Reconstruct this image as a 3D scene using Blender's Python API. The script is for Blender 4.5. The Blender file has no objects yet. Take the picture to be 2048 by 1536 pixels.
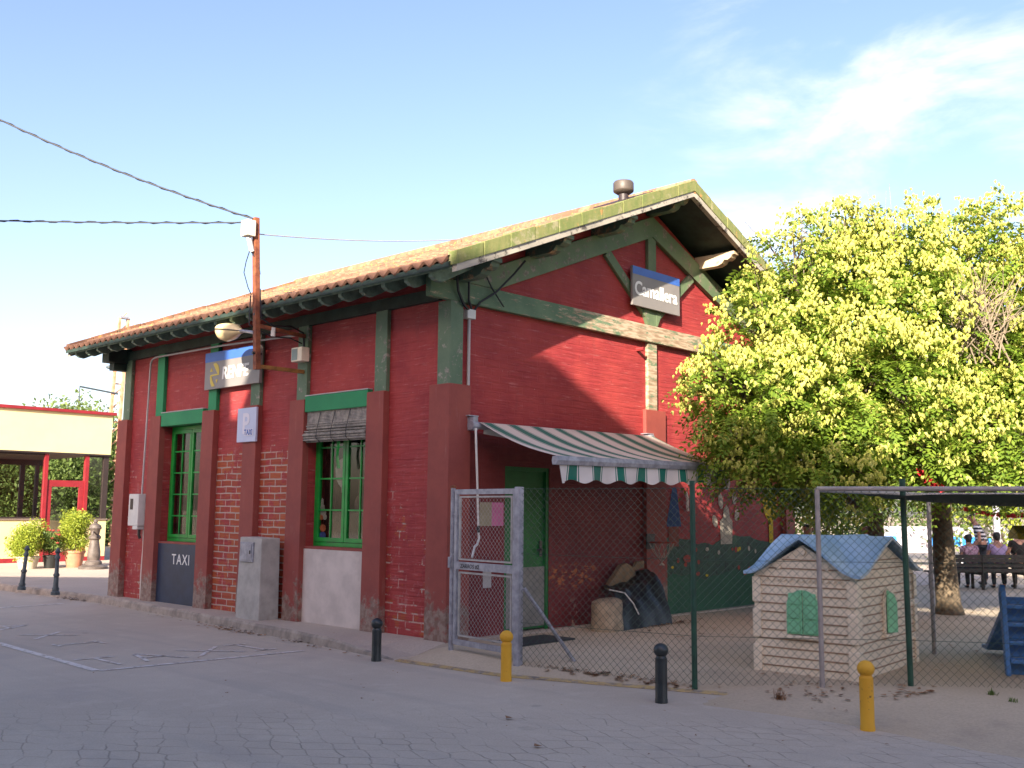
import bpy, bmesh, math, random
from mathutils import Vector, Matrix, noise
R = math.radians
rnd = random.Random(7)
scene = bpy.context.scene
COL = scene.collection

# ------------------------------------------------------------ camera
cam_d = bpy.data.cameras.new('camera'); cam = bpy.data.objects.new('camera', cam_d); COL.objects.link(cam)
cam_d.sensor_width = 36; cam_d.lens = 35.812; cam_d.clip_end = 2000; cam_d.clip_start = .05
CAM = Vector((-8.369, -8.920, 1.65))
fw = Vector((0.7221702, 0.68075606, 0.12264334)); rt = Vector((0.68511741, -0.72837967, 0.00878562)); up = Vector((-0.09531178, -0.07768038, 0.99241192))
cam.matrix_world = Matrix(((rt.x, up.x, -fw.x, CAM.x), (rt.y, up.y, -fw.y, CAM.y), (rt.z, up.z, -fw.z, CAM.z), (0, 0, 0, 1)))
scene.camera = cam
scene.render.resolution_x = 1024; scene.render.resolution_y = 768

# ------------------------------------------------------------ light
SUN = Vector((-1.6, -.8, .81)).normalized()          # towards the sun
world = bpy.data.worlds.new('World'); scene.world = world; world.use_nodes = True
wn = world.node_tree.nodes; wl = world.node_tree.links; wn.clear()
wo = wn.new('ShaderNodeOutputWorld'); bg = wn.new('ShaderNodeBackground'); sky = wn.new('ShaderNodeTexSky')
sky.sky_type = 'NISHITA'; sky.sun_disc = False
sky.sun_elevation = math.asin(SUN.z); sky.sun_rotation = math.atan2(SUN.x, SUN.y)
sky.air_density = 1.0; sky.dust_density = 2.2; sky.ozone_density = 1.2; sky.altitude = 50
tc = wn.new('ShaderNodeTexCoord')
mp = wn.new('ShaderNodeMapping'); mp.inputs['Scale'].default_value = (2.2, 2.2, 5.5)
nz = wn.new('ShaderNodeTexNoise'); nz.inputs['Scale'].default_value = 2.1; nz.inputs['Detail'].default_value = 7; nz.inputs['Roughness'].default_value = .58; nz.inputs['Distortion'].default_value = .35
wl.new(tc.outputs['Generated'], mp.inputs['Vector']); wl.new(mp.outputs['Vector'], nz.inputs['Vector'])
dt = wn.new('ShaderNodeVectorMath'); dt.operation = 'DOT_PRODUCT'; dt.inputs[1].default_value = (fw + rt * .44 + up * .29).normalized()
wl.new(tc.outputs['Generated'], dt.inputs[0])
r1 = wn.new('ShaderNodeMapRange'); r1.inputs['From Min'].default_value = .945; r1.inputs['From Max'].default_value = .995; r1.interpolation_type = 'SMOOTHSTEP'
wl.new(dt.outputs['Value'], r1.inputs['Value'])
r2 = wn.new('ShaderNodeMapRange'); r2.inputs['From Min'].default_value = .42; r2.inputs['From Max'].default_value = .78; r2.interpolation_type = 'SMOOTHSTEP'
wl.new(nz.outputs['Fac'], r2.inputs['Value'])
mu = wn.new('ShaderNodeMath'); mu.operation = 'MULTIPLY'; wl.new(r1.outputs['Result'], mu.inputs[0]); wl.new(r2.outputs['Result'], mu.inputs[1])
mx = wn.new('ShaderNodeMix'); mx.data_type = 'RGBA'; mx.inputs['B'].default_value = (4.5, 4.45, 4.55, 1)
hs = wn.new('ShaderNodeHueSaturation'); hs.inputs['Saturation'].default_value = 1.08; hs.inputs['Value'].default_value = 1.0
wl.new(sky.outputs['Color'], hs.inputs['Color'])
tn = wn.new('ShaderNodeMix'); tn.data_type = 'RGBA'; tn.blend_type = 'MULTIPLY'; tn.inputs['Factor'].default_value = 1; tn.inputs['B'].default_value = (1.06, .925, .96, 1); wl.new(hs.outputs['Color'], tn.inputs['A'])
wl.new(mu.outputs[0], mx.inputs['Factor']); wl.new(tn.outputs['Result'], mx.inputs['A'])
wl.new(mx.outputs['Result'], bg.inputs['Color']); bg.inputs['Strength'].default_value = .088
wl.new(bg.outputs['Background'], wo.inputs['Surface'])
sd = bpy.data.lights.new('sun', 'SUN'); sd.energy = 3.9; sd.angle = R(.55); sd.color = (1, .90, .74)
so = bpy.data.objects.new('sun', sd); COL.objects.link(so); so.rotation_euler = SUN.to_track_quat('Z', 'Y').to_euler()
scene.view_settings.view_transform = 'Standard'; scene.view_settings.look = 'None'
scene.view_settings.exposure = 1.98; scene.view_settings.gamma = 1
scene.render.engine = 'CYCLES'

def W(px, py, depth):      # surveyed point of the place: seen in that direction from the tripod, at that distance
    return CAM + (fw + rt * (px - 1024) / 2037.3 + up * (768 - py) / 2037.3) * depth
# ------------------------------------------------------------ materials
def c4(c): return (c[0], c[1], c[2], 1)
class NT:
    def __init__(s, name):
        s.m = bpy.data.materials.new(name); s.m.use_nodes = True
        s.n = s.m.node_tree.nodes; s.l = s.m.node_tree.links
        s.b = s.n['Principled BSDF']; s.out = s.n['Material Output']
        s.geo = None
    def pos(s):
        if not s.geo: s.geo = s.n.new('ShaderNodeNewGeometry')
        return s.geo.outputs['Position']
    def obj(s): return s.n.new('ShaderNodeTexCoord').outputs['Object']
    def noise(s, vec, scale, detail=4, rough=.55, dist=0):
        t = s.n.new('ShaderNodeTexNoise'); t.inputs['Scale'].default_value = scale; t.inputs['Detail'].default_value = detail
        t.inputs['Roughness'].default_value = rough; t.inputs['Distortion'].default_value = dist
        s.l.new(vec, t.inputs['Vector']); return t.outputs['Fac']
    def mapping(s, vec, scale=(1, 1, 1), rot=(0, 0, 0), loc=(0, 0, 0)):
        t = s.n.new('ShaderNodeMapping'); t.inputs['Scale'].default_value = scale; t.inputs['Rotation'].default_value = rot; t.inputs['Location'].default_value = loc
        s.l.new(vec, t.inputs['Vector']); return t.outputs['Vector']
    def ramp(s, v, lo, hi, smooth=True):
        t = s.n.new('ShaderNodeMapRange'); t.inputs['From Min'].default_value = lo; t.inputs['From Max'].default_value = hi
        if smooth: t.interpolation_type = 'SMOOTHSTEP'
        s.l.new(v, t.inputs['Value']); return t.outputs['Result']
    def mix(s, f, a, b):
        t = s.n.new('ShaderNodeMix'); t.data_type = 'RGBA'
        for k, v in (('Factor', f), ('A', a), ('B', b)):
            if isinstance(v, (tuple, list)): t.inputs[k].default_value = c4(v)
            elif isinstance(v, (int, float)): t.inputs[k].default_value = v
            else: s.l.new(v, t.inputs[k])
        return t.outputs['Result']
    def math(s, op, a, b=0.):
        t = s.n.new('ShaderNodeMath'); t.operation = op
        for i, v in enumerate((a, b)):
            if isinstance(v, (int, float)): t.inputs[i].default_value = v
            else: s.l.new(v, t.inputs[i])
        return t.outputs[0]
    def sep(s, v):
        t = s.n.new('ShaderNodeSeparateXYZ'); s.l.new(v, t.inputs[0]); return t.outputs
    def comb(s, x, y, z):
        t = s.n.new('ShaderNodeCombineXYZ')
        for i, v in enumerate((x, y, z)):
            if isinstance(v, (int, float)): t.inputs[i].default_value = v
            else: s.l.new(v, t.inputs[i])
        return t.outputs[0]
    def base(s, v):
        if isinstance(v, (tuple, list)): s.b.inputs['Base Color'].default_value = c4(v)
        else: s.l.new(v, s.b.inputs['Base Color'])
    def rough(s, v): s.b.inputs['Roughness'].default_value = v
    def bump(s, h, strength=.3, dist=.01, prev=None):
        t = s.n.new('ShaderNodeBump'); t.inputs['Strength'].default_value = strength; t.inputs['Distance'].default_value = dist
        s.l.new(h, t.inputs['Height'])
        if prev: s.l.new(prev, t.inputs['Normal'])
        s.l.new(t.outputs['Normal'], s.b.inputs['Normal']); return t.outputs['Normal']

def simple(name, col, rough=.6, var=.25, scale=8, bump=.15, metal=0, col2=None, dirt=None):
    t = NT(name); p = t.obj()
    n1 = t.noise(p, scale, 5, .6); f = t.ramp(n1, .3, .7)
    a = tuple(c * (1 - var) for c in col); b = col2 or tuple(min(1, c * (1 + var)) for c in col)
    c = t.mix(f, a, b)
    if dirt:
        n2 = t.noise(p, scale * .35, 6, .7); c = t.mix(t.ramp(n2, .55, .75), c, dirt)
    t.base(c); t.rough(rough); t.b.inputs['Metallic'].default_value = metal
    if bump: t.bump(t.noise(p, scale * 6, 4), bump, .004)
    return t.m

M = {}
# --- painted brick (one sheet of paint over coursed brick, flaking low down)
def brick_mat():
    t = NT('painted_brick'); p = t.pos(); x, y, z = t.sep(p)[:3]
    u = t.math('ADD', x, y)
    wob = t.math('MULTIPLY', t.math('SUBTRACT', t.noise(p, 2.3, 3), .5), .035)
    v = t.comb(u, t.math('ADD', z, wob), 0)
    bt = t.n.new('ShaderNodeTexBrick'); t.l.new(v, bt.inputs['Vector'])
    bt.inputs['Scale'].default_value = 1; bt.inputs['Brick Width'].default_value = .29; bt.inputs['Row Height'].default_value = .098
    bt.inputs['Mortar Size'].default_value = .011; bt.inputs['Mortar Smooth'].default_value = .35; bt.inputs['Bias'].default_value = 0
    bt.inputs['Color1'].default_value = (.40, .095, .035, 1); bt.inputs['Color2'].default_value = (.30, .05, .03, 1); bt.inputs['Mortar'].default_value = (.42, .33, .28, 1)
    paint = t.mix(t.ramp(t.noise(p, 1.7, 6, .65), .3, .7), (.27, .030, .034), (.37, .050, .046))
    paint = t.mix(t.math('MULTIPLY', t.ramp(t.noise(t.mapping(p, (3, 3, 28)), 1, 5, .7), .56, .70), .42), paint, (.55, .22, .20))   # scuffed ridges along the courses
    lowm = t.math('MULTIPLY', t.ramp(z, 2.62, 2.56), t.math('MULTIPLY', t.ramp(x, .24, .27), t.ramp(x, 3.96, 3.92)))  # real darker maroon low down, deepened by awning shade put into the colour
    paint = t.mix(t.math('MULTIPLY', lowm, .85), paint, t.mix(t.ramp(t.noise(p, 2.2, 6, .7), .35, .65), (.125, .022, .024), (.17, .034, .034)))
    strk = t.math('MULTIPLY', t.ramp(t.noise(t.mapping(p, (7, 7, .55)), 1, 5, .65), .58, .74), t.ramp(z, 1.5, 4.2))
    paint = t.mix(t.math('MULTIPLY', strk, .38), paint, (.16, .045, .045))
    # flaking
    na = t.noise(p, 5.5, 6, .72); low = t.ramp(z, 2.75, 2.35)
    # window of bays where the mortar shows (between second and fourth pilaster), only on the street side
    bay = t.math('MULTIPLY', t.ramp(y, 2.9, 3.3), t.ramp(y, 5.75, 5.5))
    bay2 = t.math('MULTIPLY', t.ramp(y, 7.0, 7.3), t.ramp(y, 8.3, 8.1))
    bay3 = t.math('MULTIPLY', t.ramp(y, .05, .4), t.ramp(z, 2.3, 1.7))
    side = t.ramp(x, .02, -.005)
    amt = t.math('MULTIPLY', side, t.math('MAXIMUM', t.math('MULTIPLY', bay, low), t.math('MAXIMUM', t.math('MULTIPLY', bay2, t.math('MULTIPLY', low, .45)), t.math('MULTIPLY', bay3, .50))))
    amt2 = t.math('MULTIPLY', t.ramp(z, .95, .25), .62)
    amt = t.math('MAXIMUM', amt, t.math('MULTIPLY', amt2, side))
    nb = t.noise(p, 1.6, 5, .7, .4)
    mort = t.math('MULTIPLY', bt.outputs['Fac'], t.ramp(t.math('ADD', t.math('ADD', t.math('MULTIPLY', na, .55), t.math('MULTIPLY', nb, .55)), t.math('MULTIPLY', amt, .30)), .70, .84))
    smear = t.math('MULTIPLY', t.ramp(t.noise(t.mapping(p, (1, 1, .6)), 4.5, 6, .75), .57, .66), t.math('MULTIPLY', amt, .45))
    c = t.mix(mort, paint, (.47, .30, .25))
    c = t.mix(smear, c, (.50, .34, .33))
    bare = t.ramp(t.math('ADD', t.noise(p, 4.2, 6, .75), t.math('MULTIPLY', amt, .27)), .69, .74)
    c = t.mix(t.math('MULTIPLY', bare, t.ramp(amt, .05, .3)), c, bt.outputs['Color'])
    chips = t.ramp(t.noise(p, 16, 3, .5), .745, .765)
    c = t.mix(t.math('MULTIPLY', chips, .6), c, (.62, .42, .34))
    # scraped orange band and pale plaster spots low on the gable
    gb = t.math('MULTIPLY', t.ramp(z, .98, .86), t.ramp(z, .55, .72)); gb = t.math('MULTIPLY', gb, t.ramp(x, 1.75, 1.95)); gb = t.math('MULTIPLY', gb, t.ramp(x, 3.0, 2.6))
    c = t.mix(t.math('MULTIPLY', gb, t.ramp(t.noise(t.mapping(p, (1, 1, 2.5)), 7, 5, .7), .52, .56)), c, (.46, .14, .05))
    c = t.mix(t.math('MULTIPLY', t.ramp(z, .62, .15), t.math('MULTIPLY', t.ramp(x, 1.7, 1.85), t.ramp(t.noise(p, 3.6, 5, .7), .60, .64))), c, (.42, .30, .22))
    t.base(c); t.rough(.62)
    t.b.inputs['Specular IOR Level'].default_value = .3
    h = t.math('SUBTRACT', t.math('MULTIPLY', t.noise(p, 9, 4, .6), .6), bt.outputs['Fac'])
    # wavy top edges of the courses
    h2 = t.noise(t.mapping(p, (2.2, 2.2, 21)), 1, 3, .5)
    n = t.bump(h2, .75, .022); t.bump(h, .40, .008, n)
    return t.m
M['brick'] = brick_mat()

def pilaster_mat():
    t = NT('pilaster_paint'); p = t.pos(); z = t.sep(p)[2]
    c = t.mix(t.ramp(t.noise(p, 3, 5, .65), .3, .7), (.235, .048, .038), (.29, .062, .046))
    c = t.mix(t.math('MULTIPLY', t.ramp(t.noise(t.mapping(p, (9, 9, 1.2)), 1, 5, .7), .6, .72), .35), c, (.36, .16, .13))
    worn = t.ramp(t.math('ADD', t.noise(p, 5, 6, .7), t.math('MULTIPLY', t.ramp(z, 1.0, .15), .34)), .66, .80)
    c = t.mix(worn, c, t.mix(t.ramp(t.noise(p, 14, 4), .35, .65), (.19, .11, .085), (.29, .21, .17)))
    t.base(c); t.rough(.7); t.bump(t.noise(p, 30, 5, .6), .35, .004); return t.m
M['pilaster'] = pilaster_mat()

def worn_paint(name, paint, paint2, under, lo=.60, hi=.68, scale=6, stretch=(1, 1, 1)):
    t = NT(name); p = t.mapping(t.pos(), stretch)
    c = t.mix(t.ramp(t.noise(p, 2.2, 5, .6), .3, .7), paint, paint2)
    n = t.noise(p, scale, 7, .72)
    c = t.mix(t.ramp(n, lo, hi), c, t.mix(t.ramp(t.noise(p, 22, 3), .35, .65), under, tuple(k * .55 for k in under)))
    t.base(c); t.rough(.65); t.bump(n, .4, .006); return t.m
M['green_timber'] = worn_paint('weathered_green_timber', (.105, .155, .080), (.15, .20, .105), (.27, .22, .17), .53, .62, 7)
M['green_post'] = worn_paint('green_post_paint', (.085, .145, .085), (.13, .19, .115), (.33, .30, .25), .54, .64, 7)
M['green_bright'] = worn_paint('bright_green_paint', (.010, .20, .075), (.018, .25, .09), (.20, .20, .13), .68, .74, 6)
M['green_window'] = simple('window_green_paint', (.006, .26, .035), .35, .18, 6, .1)
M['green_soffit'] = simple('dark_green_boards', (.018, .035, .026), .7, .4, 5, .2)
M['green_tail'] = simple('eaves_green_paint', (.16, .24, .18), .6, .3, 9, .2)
M['grey_wood'] = worn_paint('weathered_barge_board', (.30, .27, .22), (.42, .38, .31), (.10, .085, .07), .52, .62, 7, (1, 1, 1))
M['purlin'] = worn_paint('purlin_end_paint', (.09, .14, .10), (.13, .19, .13), (.45, .30, .17), .52, .6, 5)
M['purlin_sunlit'] = worn_paint('sunlit_purlin_wood', (.50, .37, .24), (.62, .48, .32), (.14, .22, .14), .55, .62, 4)  # paler wood for the purlin in sun, its sunlight put into the colour

def beam_mat():
    t = NT('tie_beam_paint'); p = t.pos(); x = t.sep(p)[0]
    st = t.mapping(p, (.35, 1, 2.2))
    c = t.mix(t.ramp(t.noise(p, 2.5, 5), .3, .7), (.09, .155, .09), (.14, .21, .12))
    n = t.noise(st, 9, 7, .75); w = t.math('ADD', n, t.math('MULTIPLY', t.math('MULTIPLY', t.ramp(x, 1.2, 3.9), t.ramp(x, 6.5, 4.8)), .16))
    c = t.mix(t.ramp(w, .56, .64), c, t.mix(t.ramp(t.noise(st, 14, 4), .35, .65), (.28, .19, .12), (.50, .39, .28)))
    t.base(c); t.rough(.75); t.bump(n, .5, .008); return t.m
M['beam'] = beam_mat()

def tile_mat():
    t = NT('roof_tile'); p = t.pos(); x, y, z = t.sep(p)[:3]
    cell = t.n.new('ShaderNodeTexVoronoi'); cell.inputs['Scale'].default_value = 1; t.l.new(t.mapping(p, (2.9, 4.6, 0.2)), cell.inputs['Vector'])
    tint = t.sep(cell.outputs['Color'])[0]
    c = t.mix(tint, (.21, .095, .055), (.36, .19, .11))
    c = t.mix(t.ramp(t.noise(p, 3.5, 6, .7), .5, .68), c, (.38, .25, .15))
    c = t.mix(t.ramp(t.noise(p, 9, 6, .7), .53, .62), c, (.14, .10, .06))
    c = t.mix(t.math('MULTIPLY', t.ramp(t.noise(p, 13, 4, .6), .60, .66), .8), c, (.62, .34, .07))
    edge = t.math('MULTIPLY', t.ramp(x, -.15, -.52), .95)
    c = t.mix(edge, c, (.105, .046, .028))
    t.base(c); t.rough(.9); t.bump(t.noise(p, 28, 4), .5, .006); return t.m
M['tile'] = tile_mat()
def verge_mat():
    t = NT('mossy_verge'); p = t.pos(); st = t.mapping(p, (1, 1, .35))
    c = t.mix(t.ramp(t.noise(st, 7, 6, .7), .35, .65), (.21, .21, .075), (.14, .175, .05))
    c = t.mix(t.ramp(t.noise(p, 4, 6, .75), .52, .66), c, (.29, .265, .15))
    c = t.mix(t.ramp(t.noise(p, 6.5, 5, .7), .60, .67), c, (.42, .22, .07))
    t.base(c); t.rough(.95); t.bump(t.noise(p, 25, 5, .7), .6, .012); return t.m
M['verge'] = verge_mat()

def ground_mat(name, a, b, c3, paver=False, grain=60, bumps=.25, extra=None):
    t = NT(name); p = t.pos()
    c = t.mix(t.ramp(t.noise(p, .35, 6, .62), .35, .65), a, b)
    c = t.mix(t.math('MULTIPLY', t.ramp(t.noise(p, 1.1, 7, .7), .50, .70), .7), c, c3)
    g = t.noise(p, grain, 3, .7)
    c = t.mix(t.math('MULTIPLY', t.ramp(g, .35, .7), .35), c, tuple(k * .62 for k in a))
    sp = t.ramp(t.noise(p, 11, 4, .8), .70, .74); c = t.mix(t.math('MULTIPLY', sp, .5), c, tuple(k * .45 for k in a))
    t.rough(.9)
    h = g
    if paver:
        v = t.n.new('ShaderNodeTexVoronoi'); v.feature = 'DISTANCE_TO_EDGE'; v.inputs['Scale'].default_value = 1; v.inputs['Randomness'].default_value = .38
        dv = t.n.new('ShaderNodeVectorMath'); dv.operation = 'ADD'
        nn = t.n.new('ShaderNodeTexNoise'); nn.inputs['Scale'].default_value = 3; t.l.new(p, nn.inputs['Vector'])
        ss = t.n.new('ShaderNodeVectorMath'); ss.operation = 'SCALE'; ss.inputs['Scale'].default_value = .12; t.l.new(nn.outputs['Color'], ss.inputs[0])
        t.l.new(p, dv.inputs[0]); t.l.new(ss.outputs[0], dv.inputs[1])
        t.l.new(t.mapping(dv.outputs[0], (6.2, 4.1, 0), (0, 0, R(38))), v.inputs['Vector'])
        line = t.ramp(v.outputs['Distance'], .05, .0)
        x, y, z = t.sep(p)[:3]
        near = t.math('ADD', t.math('MULTIPLY', x, .722), t.math('MULTIPLY', y, .681))      # old setts show through the worn coat on the camera side of the road
        mask = t.math('MULTIPLY', t.ramp(t.math('ADD', near, t.math('MULTIPLY', t.math('SUBTRACT', t.noise(p, .9, 5, .65), .5), 4.2)), -2.9, -4.9), 1)
        lm = t.math('MULTIPLY', line, t.math('MULTIPLY', mask, t.ramp(t.noise(p, 2.1, 4, .6), .34, .58)))
        c = t.mix(t.math('MULTIPLY', lm, .62), c, (.20, .165, .13))
        h = t.math('SUBTRACT', t.math('MULTIPLY', g, .25), lm)
        t.bump(h, .55, .012)
        tw = t.noise(t.mapping(p, (1.6, .10, 1), (0, 0, R(-6))), 1.3, 4, .55)
        c = t.mix(t.math('MULTIPLY', t.ramp(tw, .52, .64), .22), c, (.30, .265, .24))
        oil = t.ramp(t.noise(p, 1.9, 3, .45), .70, .76); c = t.mix(t.math('MULTIPLY', oil, .40), c, (.17, .15, .14))
        dust = t.ramp(t.noise(p, 2.6, 8, .78), .50, .66); c = t.mix(t.math('MULTIPLY', dust, .28), c, (.60, .52, .42))
        n2 = t.noise(p, .55, 5, .6); c = t.mix(t.math('MULTIPLY', t.ramp(n2, .58, .66), .30), c, (.30, .25, .235))
    else:
        t.bump(h, bumps, .01)
    t.base(c); return t.m
M['road'] = ground_mat('worn_asphalt', (.47, .39, .31), (.53, .445, .355), (.57, .485, .385), paver=True)
M['pavement'] = ground_mat('pavement_concrete', (.43, .35, .285), (.50, .41, .33), (.36, .30, .25), grain=45)
M['sand'] = ground_mat('yard_sand', (.47, .37, .26), (.56, .45, .32), (.38, .30, .22), grain=38, bumps=.5)
M['earth'] = ground_mat('dry_ground', (.34, .27, .18), (.42, .34, .23), (.25, .22, .12), grain=10)
M['kerb'] = simple('kerb_stone', (.30, .25, .21), .9, .25, 6, .3, col2=(.40, .33, .27))
M['white_line'] = worn_paint('worn_road_paint', (.64, .58, .53), (.70, .64, .59), (.47, .39, .32), .47, .62, 9)
M['yellow_line'] = worn_paint('worn_yellow_edge', (.42, .29, .12), (.48, .34, .15), (.30, .25, .20), .45, .60, 8)
M['concrete'] = simple('cabinet_concrete', (.40, .375, .34), .85, .15, 5, .3, dirt=(.28, .25, .21))
M['render_patch'] = simple('pale_render', (.58, .50, .45), .85, .12, 3.5, .5, dirt=(.44, .37, .33))
M['navy'] = simple('navy_board_paint', (.018, .030, .062), .5, .2, 4, .08)
M['white_paint'] = simple('white_lettering', (.78, .77, .74), .5, .05, 6, 0)
M['black_marker'] = simple('black_marker_ink', (.012, .012, .02), .5, .1, 6, 0)
M['sign_grey'] = simple('sign_grey_enamel', (.23, .21, .20), .4, .06, 3, .02)
M['sign_blue'] = simple('sign_blue_enamel', (.045, .13, .45), .4, .06, 3, .02)
M['sign_yellow'] = simple('sign_yellow_enamel', (.55, .42, .05), .4, .06, 3, 0)
M['sign_pale'] = simple('pale_blue_sign_face', (.50, .55, .72), .4, .03, 3, 0)
M['sign_white'] = simple('faded_white_letter', (.68, .66, .74), .4, .03, 3, 0)
M['rust'] = simple('rusty_painted_iron', (.21, .055, .028), .7, .35, 9, .3, col2=(.32, .10, .04))
M['ochre_iron'] = simple('ochre_painted_iron', (.26, .12, .03), .7, .3, 9, .2)
M['cream_plastic'] = simple('cream_plastic', (.74, .68, .54), .5, .08, 5, .05)
M['lamp_cream'] = simple('yellowed_lamp_shell', (.85, .66, .34), .35, .10, 6, .05)
M['white_plastic'] = simple('white_plastic', (.66, .64, .60), .5, .06, 6, .05)
M['grey_plastic'] = simple('grey_pvc', (.42, .39, .38), .5, .08, 6, .05)
M['green_glass_door'] = simple('tinted_plastic_cover', (.20, .26, .24), .3, .1, 4, 0)
M['dark'] = simple('dark_interior', (.012, .010, .010), .8, .3, 2, 0)
M['cable'] = simple('black_cable', (.015, .015, .02), .6, .1, 6, 0)
M['galv'] = simple('galvanised_steel', (.27, .27, .31), .45, .18, 10, .12, metal=.25, col2=(.38, .38, .43))
M['mesh_green'] = simple('green_coated_wire', (.02, .05, .032), .5, .2, 8, 0)
M['mesh_light'] = simple('plain_steel_wire', (.36, .34, .33), .5, .2, 8, 0, metal=.3)
M['post_green'] = simple('dark_green_post_paint', (.012, .055, .034), .5, .3, 8, .1)
M['yellow_bollard'] = worn_paint('scratched_yellow_paint', (.60, .30, .015), (.68, .36, .02), (.09, .05, .02), .625, .66, 22)
M['black_bollard'] = simple('black_bollard_paint', (.020, .026, .028), .35, .3, 7, .05)
M['grey_iron'] = simple('grey_cast_iron', (.055, .075, .085), .55, .3, 9, .15)
M['brown_iron'] = simple('brown_cast_iron', (.10, .08, .07), .6, .3, 9, .2)
M['cream_wall'] = simple('pale_yellow_render', (.66, .57, .30), .8, .04, 2, .05)
M['cream_wall_low'] = simple('pale_yellow_low_wall', (.64, .51, .28), .8, .06, 2, .05, dirt=(.56, .40, .22))
M['red_trim'] = simple('red_metal_trim', (.24, .018, .024), .4, .12, 4, .03)
M['ceiling_brown'] = simple('brown_ceiling', (.16, .12, .10), .8, .15, 2, .05)
M['dark_frame'] = simple('dark_frame', (.03, .02, .018), .5, .15, 3, 0)
M['orange_steel'] = simple('orange_primer_steel', (.52, .25, .12), .7, .25, 3, .1, col2=(.62, .40, .26))
M['terracotta'] = simple('terracotta', (.42, .19, .11), .8, .15, 8, .1)
M['black_pot'] = simple('dark_plastic_pot', (.02, .022, .022), .4, .1, 8, 0)
M['cream_pot'] = simple('pale_pot', (.50, .44, .33), .8, .12, 8, .1)
M['bark'] = simple('bark', (.085, .062, .042), .95, .4, 14, .9, col2=(.17, .125, .08))
M['twig'] = simple('pale_twig', (.23, .18, .125), .9, .2, 14, .2)
M['stump'] = simple('cut_log', (.36, .28, .19), .9, .25, 9, .6)
M['tarp'] = simple('black_tarpaulin', (.010, .011, .013), .42, .3, 5, .9)
M['cardboard'] = simple('brown_sheet', (.24, .155, .085), .85, .2, 6, .3)
M['leaf_dry'] = simple('dry_leaf', (.22, .095, .045), .8, .45, 5, .2, col2=(.36, .20, .10))
M['awn_white'] = None
M['play_beige'] = simple('beige_playhouse_plastic', (.78, .67, .52), .5, .05, 3, .05, dirt=(.68, .56, .42))
M['play_line'] = simple('playhouse_groove', (.34, .21, .13), .7, .1, 3, 0)
M['play_blue'] = simple('blue_playhouse_plastic', (.20, .38, .60), .38, .12, 2.5, .04, col2=(.36, .52, .70))
M['play_green'] = simple('green_shutter_plastic', (.22, .56, .32), .42, .1, 3, .04)
M['slide_blue'] = simple('blue_slide_plastic', (.05, .17, .42), .38, .15, 4, .04)
M['slide_yellow'] = simple('yellow_plastic', (.45, .33, .03), .4, .12, 4, .04)
M['panel_white'] = simple('white_panel', (.36, .35, .385), .5, .04, 2, 0)
M['panel_blue'] = simple('bright_blue_panel', (.03, .28, .85), .5, .06, 2, 0)
M['bench_wood'] = simple('dark_bench_timber', (.022, .018, .016), .7, .3, 7, .1)
M['bench_seat_lit'] = simple('sunlit_slat', (.20, .15, .10), .7, .2, 6, .1)  # lighter copy of the bench timber with sunlight in the colour
M['bunting'] = simple('red_cloth', (.55, .02, .035), .7, .2, 9, .1)
M['canopy_green'] = simple('dark_green_net', (.012, .028, .018), .9, .3, 6, .2)
M['canopy_steel'] = simple('grey_painted_tube', (.30, .265, .25), .5, .15, 9, .1)
M['vent_metal'] = simple('dull_vent_metal', (.085, .068, .055), .5, .12, 6, .05)
M['vent_pipe'] = simple('brown_vent_pipe', (.04, .028, .028), .5, .2, 6, .05)
M['skin'] = simple('skin', (.36, .19, .13), .6, .06, 12, 0)
M['hair'] = simple('dark_hair', (.012, .010, .009), .6, .3, 20, .2)
M['purple'] = simple('lilac_cloth', (.33, .25, .42), .85, .12, 8, .1)
M['pink'] = simple('mauve_print_cloth', (.30, .10, .18), .85, .5, 30, .1, col2=(.62, .42, .48))
M['jeans'] = simple('dark_trousers', (.035, .04, .055), .85, .2, 8, .1)
M['black_cloth'] = simple('black_cloth', (.018, .016, .016), .9, .2, 8, .1)
M['shoe'] = simple('dark_shoe', (.03, .025, .02), .6, .2, 8, 0)
M['building_far'] = simple('pale_plaster', (.55, .50, .43), .9, .12, 1, .1)
M['far_roof'] = simple('grey_roof_felt', (.15, .14, .13), .9, .15, 1, .1)
M['paper_tan'] = simple('tan_notice_paper', (.34, .30, .20), .8, .08, 8, 0)
M['paper_pink'] = simple('pink_notice_paper', (.60, .17, .36), .8, .08, 8, 0)
M['mural_green'] = worn_paint('mural_grass_paint', (.012, .075, .036), (.018, .10, .045), (.05, .06, .03), .62, .7, 7)
M['mural_dark'] = worn_paint('mural_hedge_paint', (.018, .06, .034), (.03, .085, .045), (.02, .03, .02), .5, .62, 12)
M['mural_blue'] = simple('mural_blue_paint', (.035, .08, .22), .8, .2, 9, .1)
M['mural_brown'] = simple('mural_brown_paint', (.23, .07, .045), .8, .2, 9, .1)
M['mural_pale'] = simple('mural_cream_paint', (.45, .40, .33), .8, .15, 9, .1)
M['mural_yellow'] = simple('mural_yellow_paint', (.58, .42, .01), .8, .15, 9, .1)
M['mural_red'] = simple('mural_red_paint', (.34, .06, .04), .8, .2, 9, .1)
M['door_green'] = simple('door_green_paint', (.010, .14, .03), .5, .15, 5, .05)
M['door_grey'] = simple('door_grey_panel', (.22, .21, .19), .6, .12, 5, .05)
M['mat'] = simple('rubber_mat', (.03, .03, .032), .9, .2, 8, .3)
M['sticker_orange'] = simple('orange_cutout', (.62, .16, .06), .6, .3, 20, 0)
M['sticker_blue'] = simple('blue_cutout', (.05, .12, .40), .6, .2, 20, 0)
M['curtain'] = simple('brown_curtain', (.13, .075, .06), .9, .35, 3, .2, col2=(.24, .15, .11))

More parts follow.
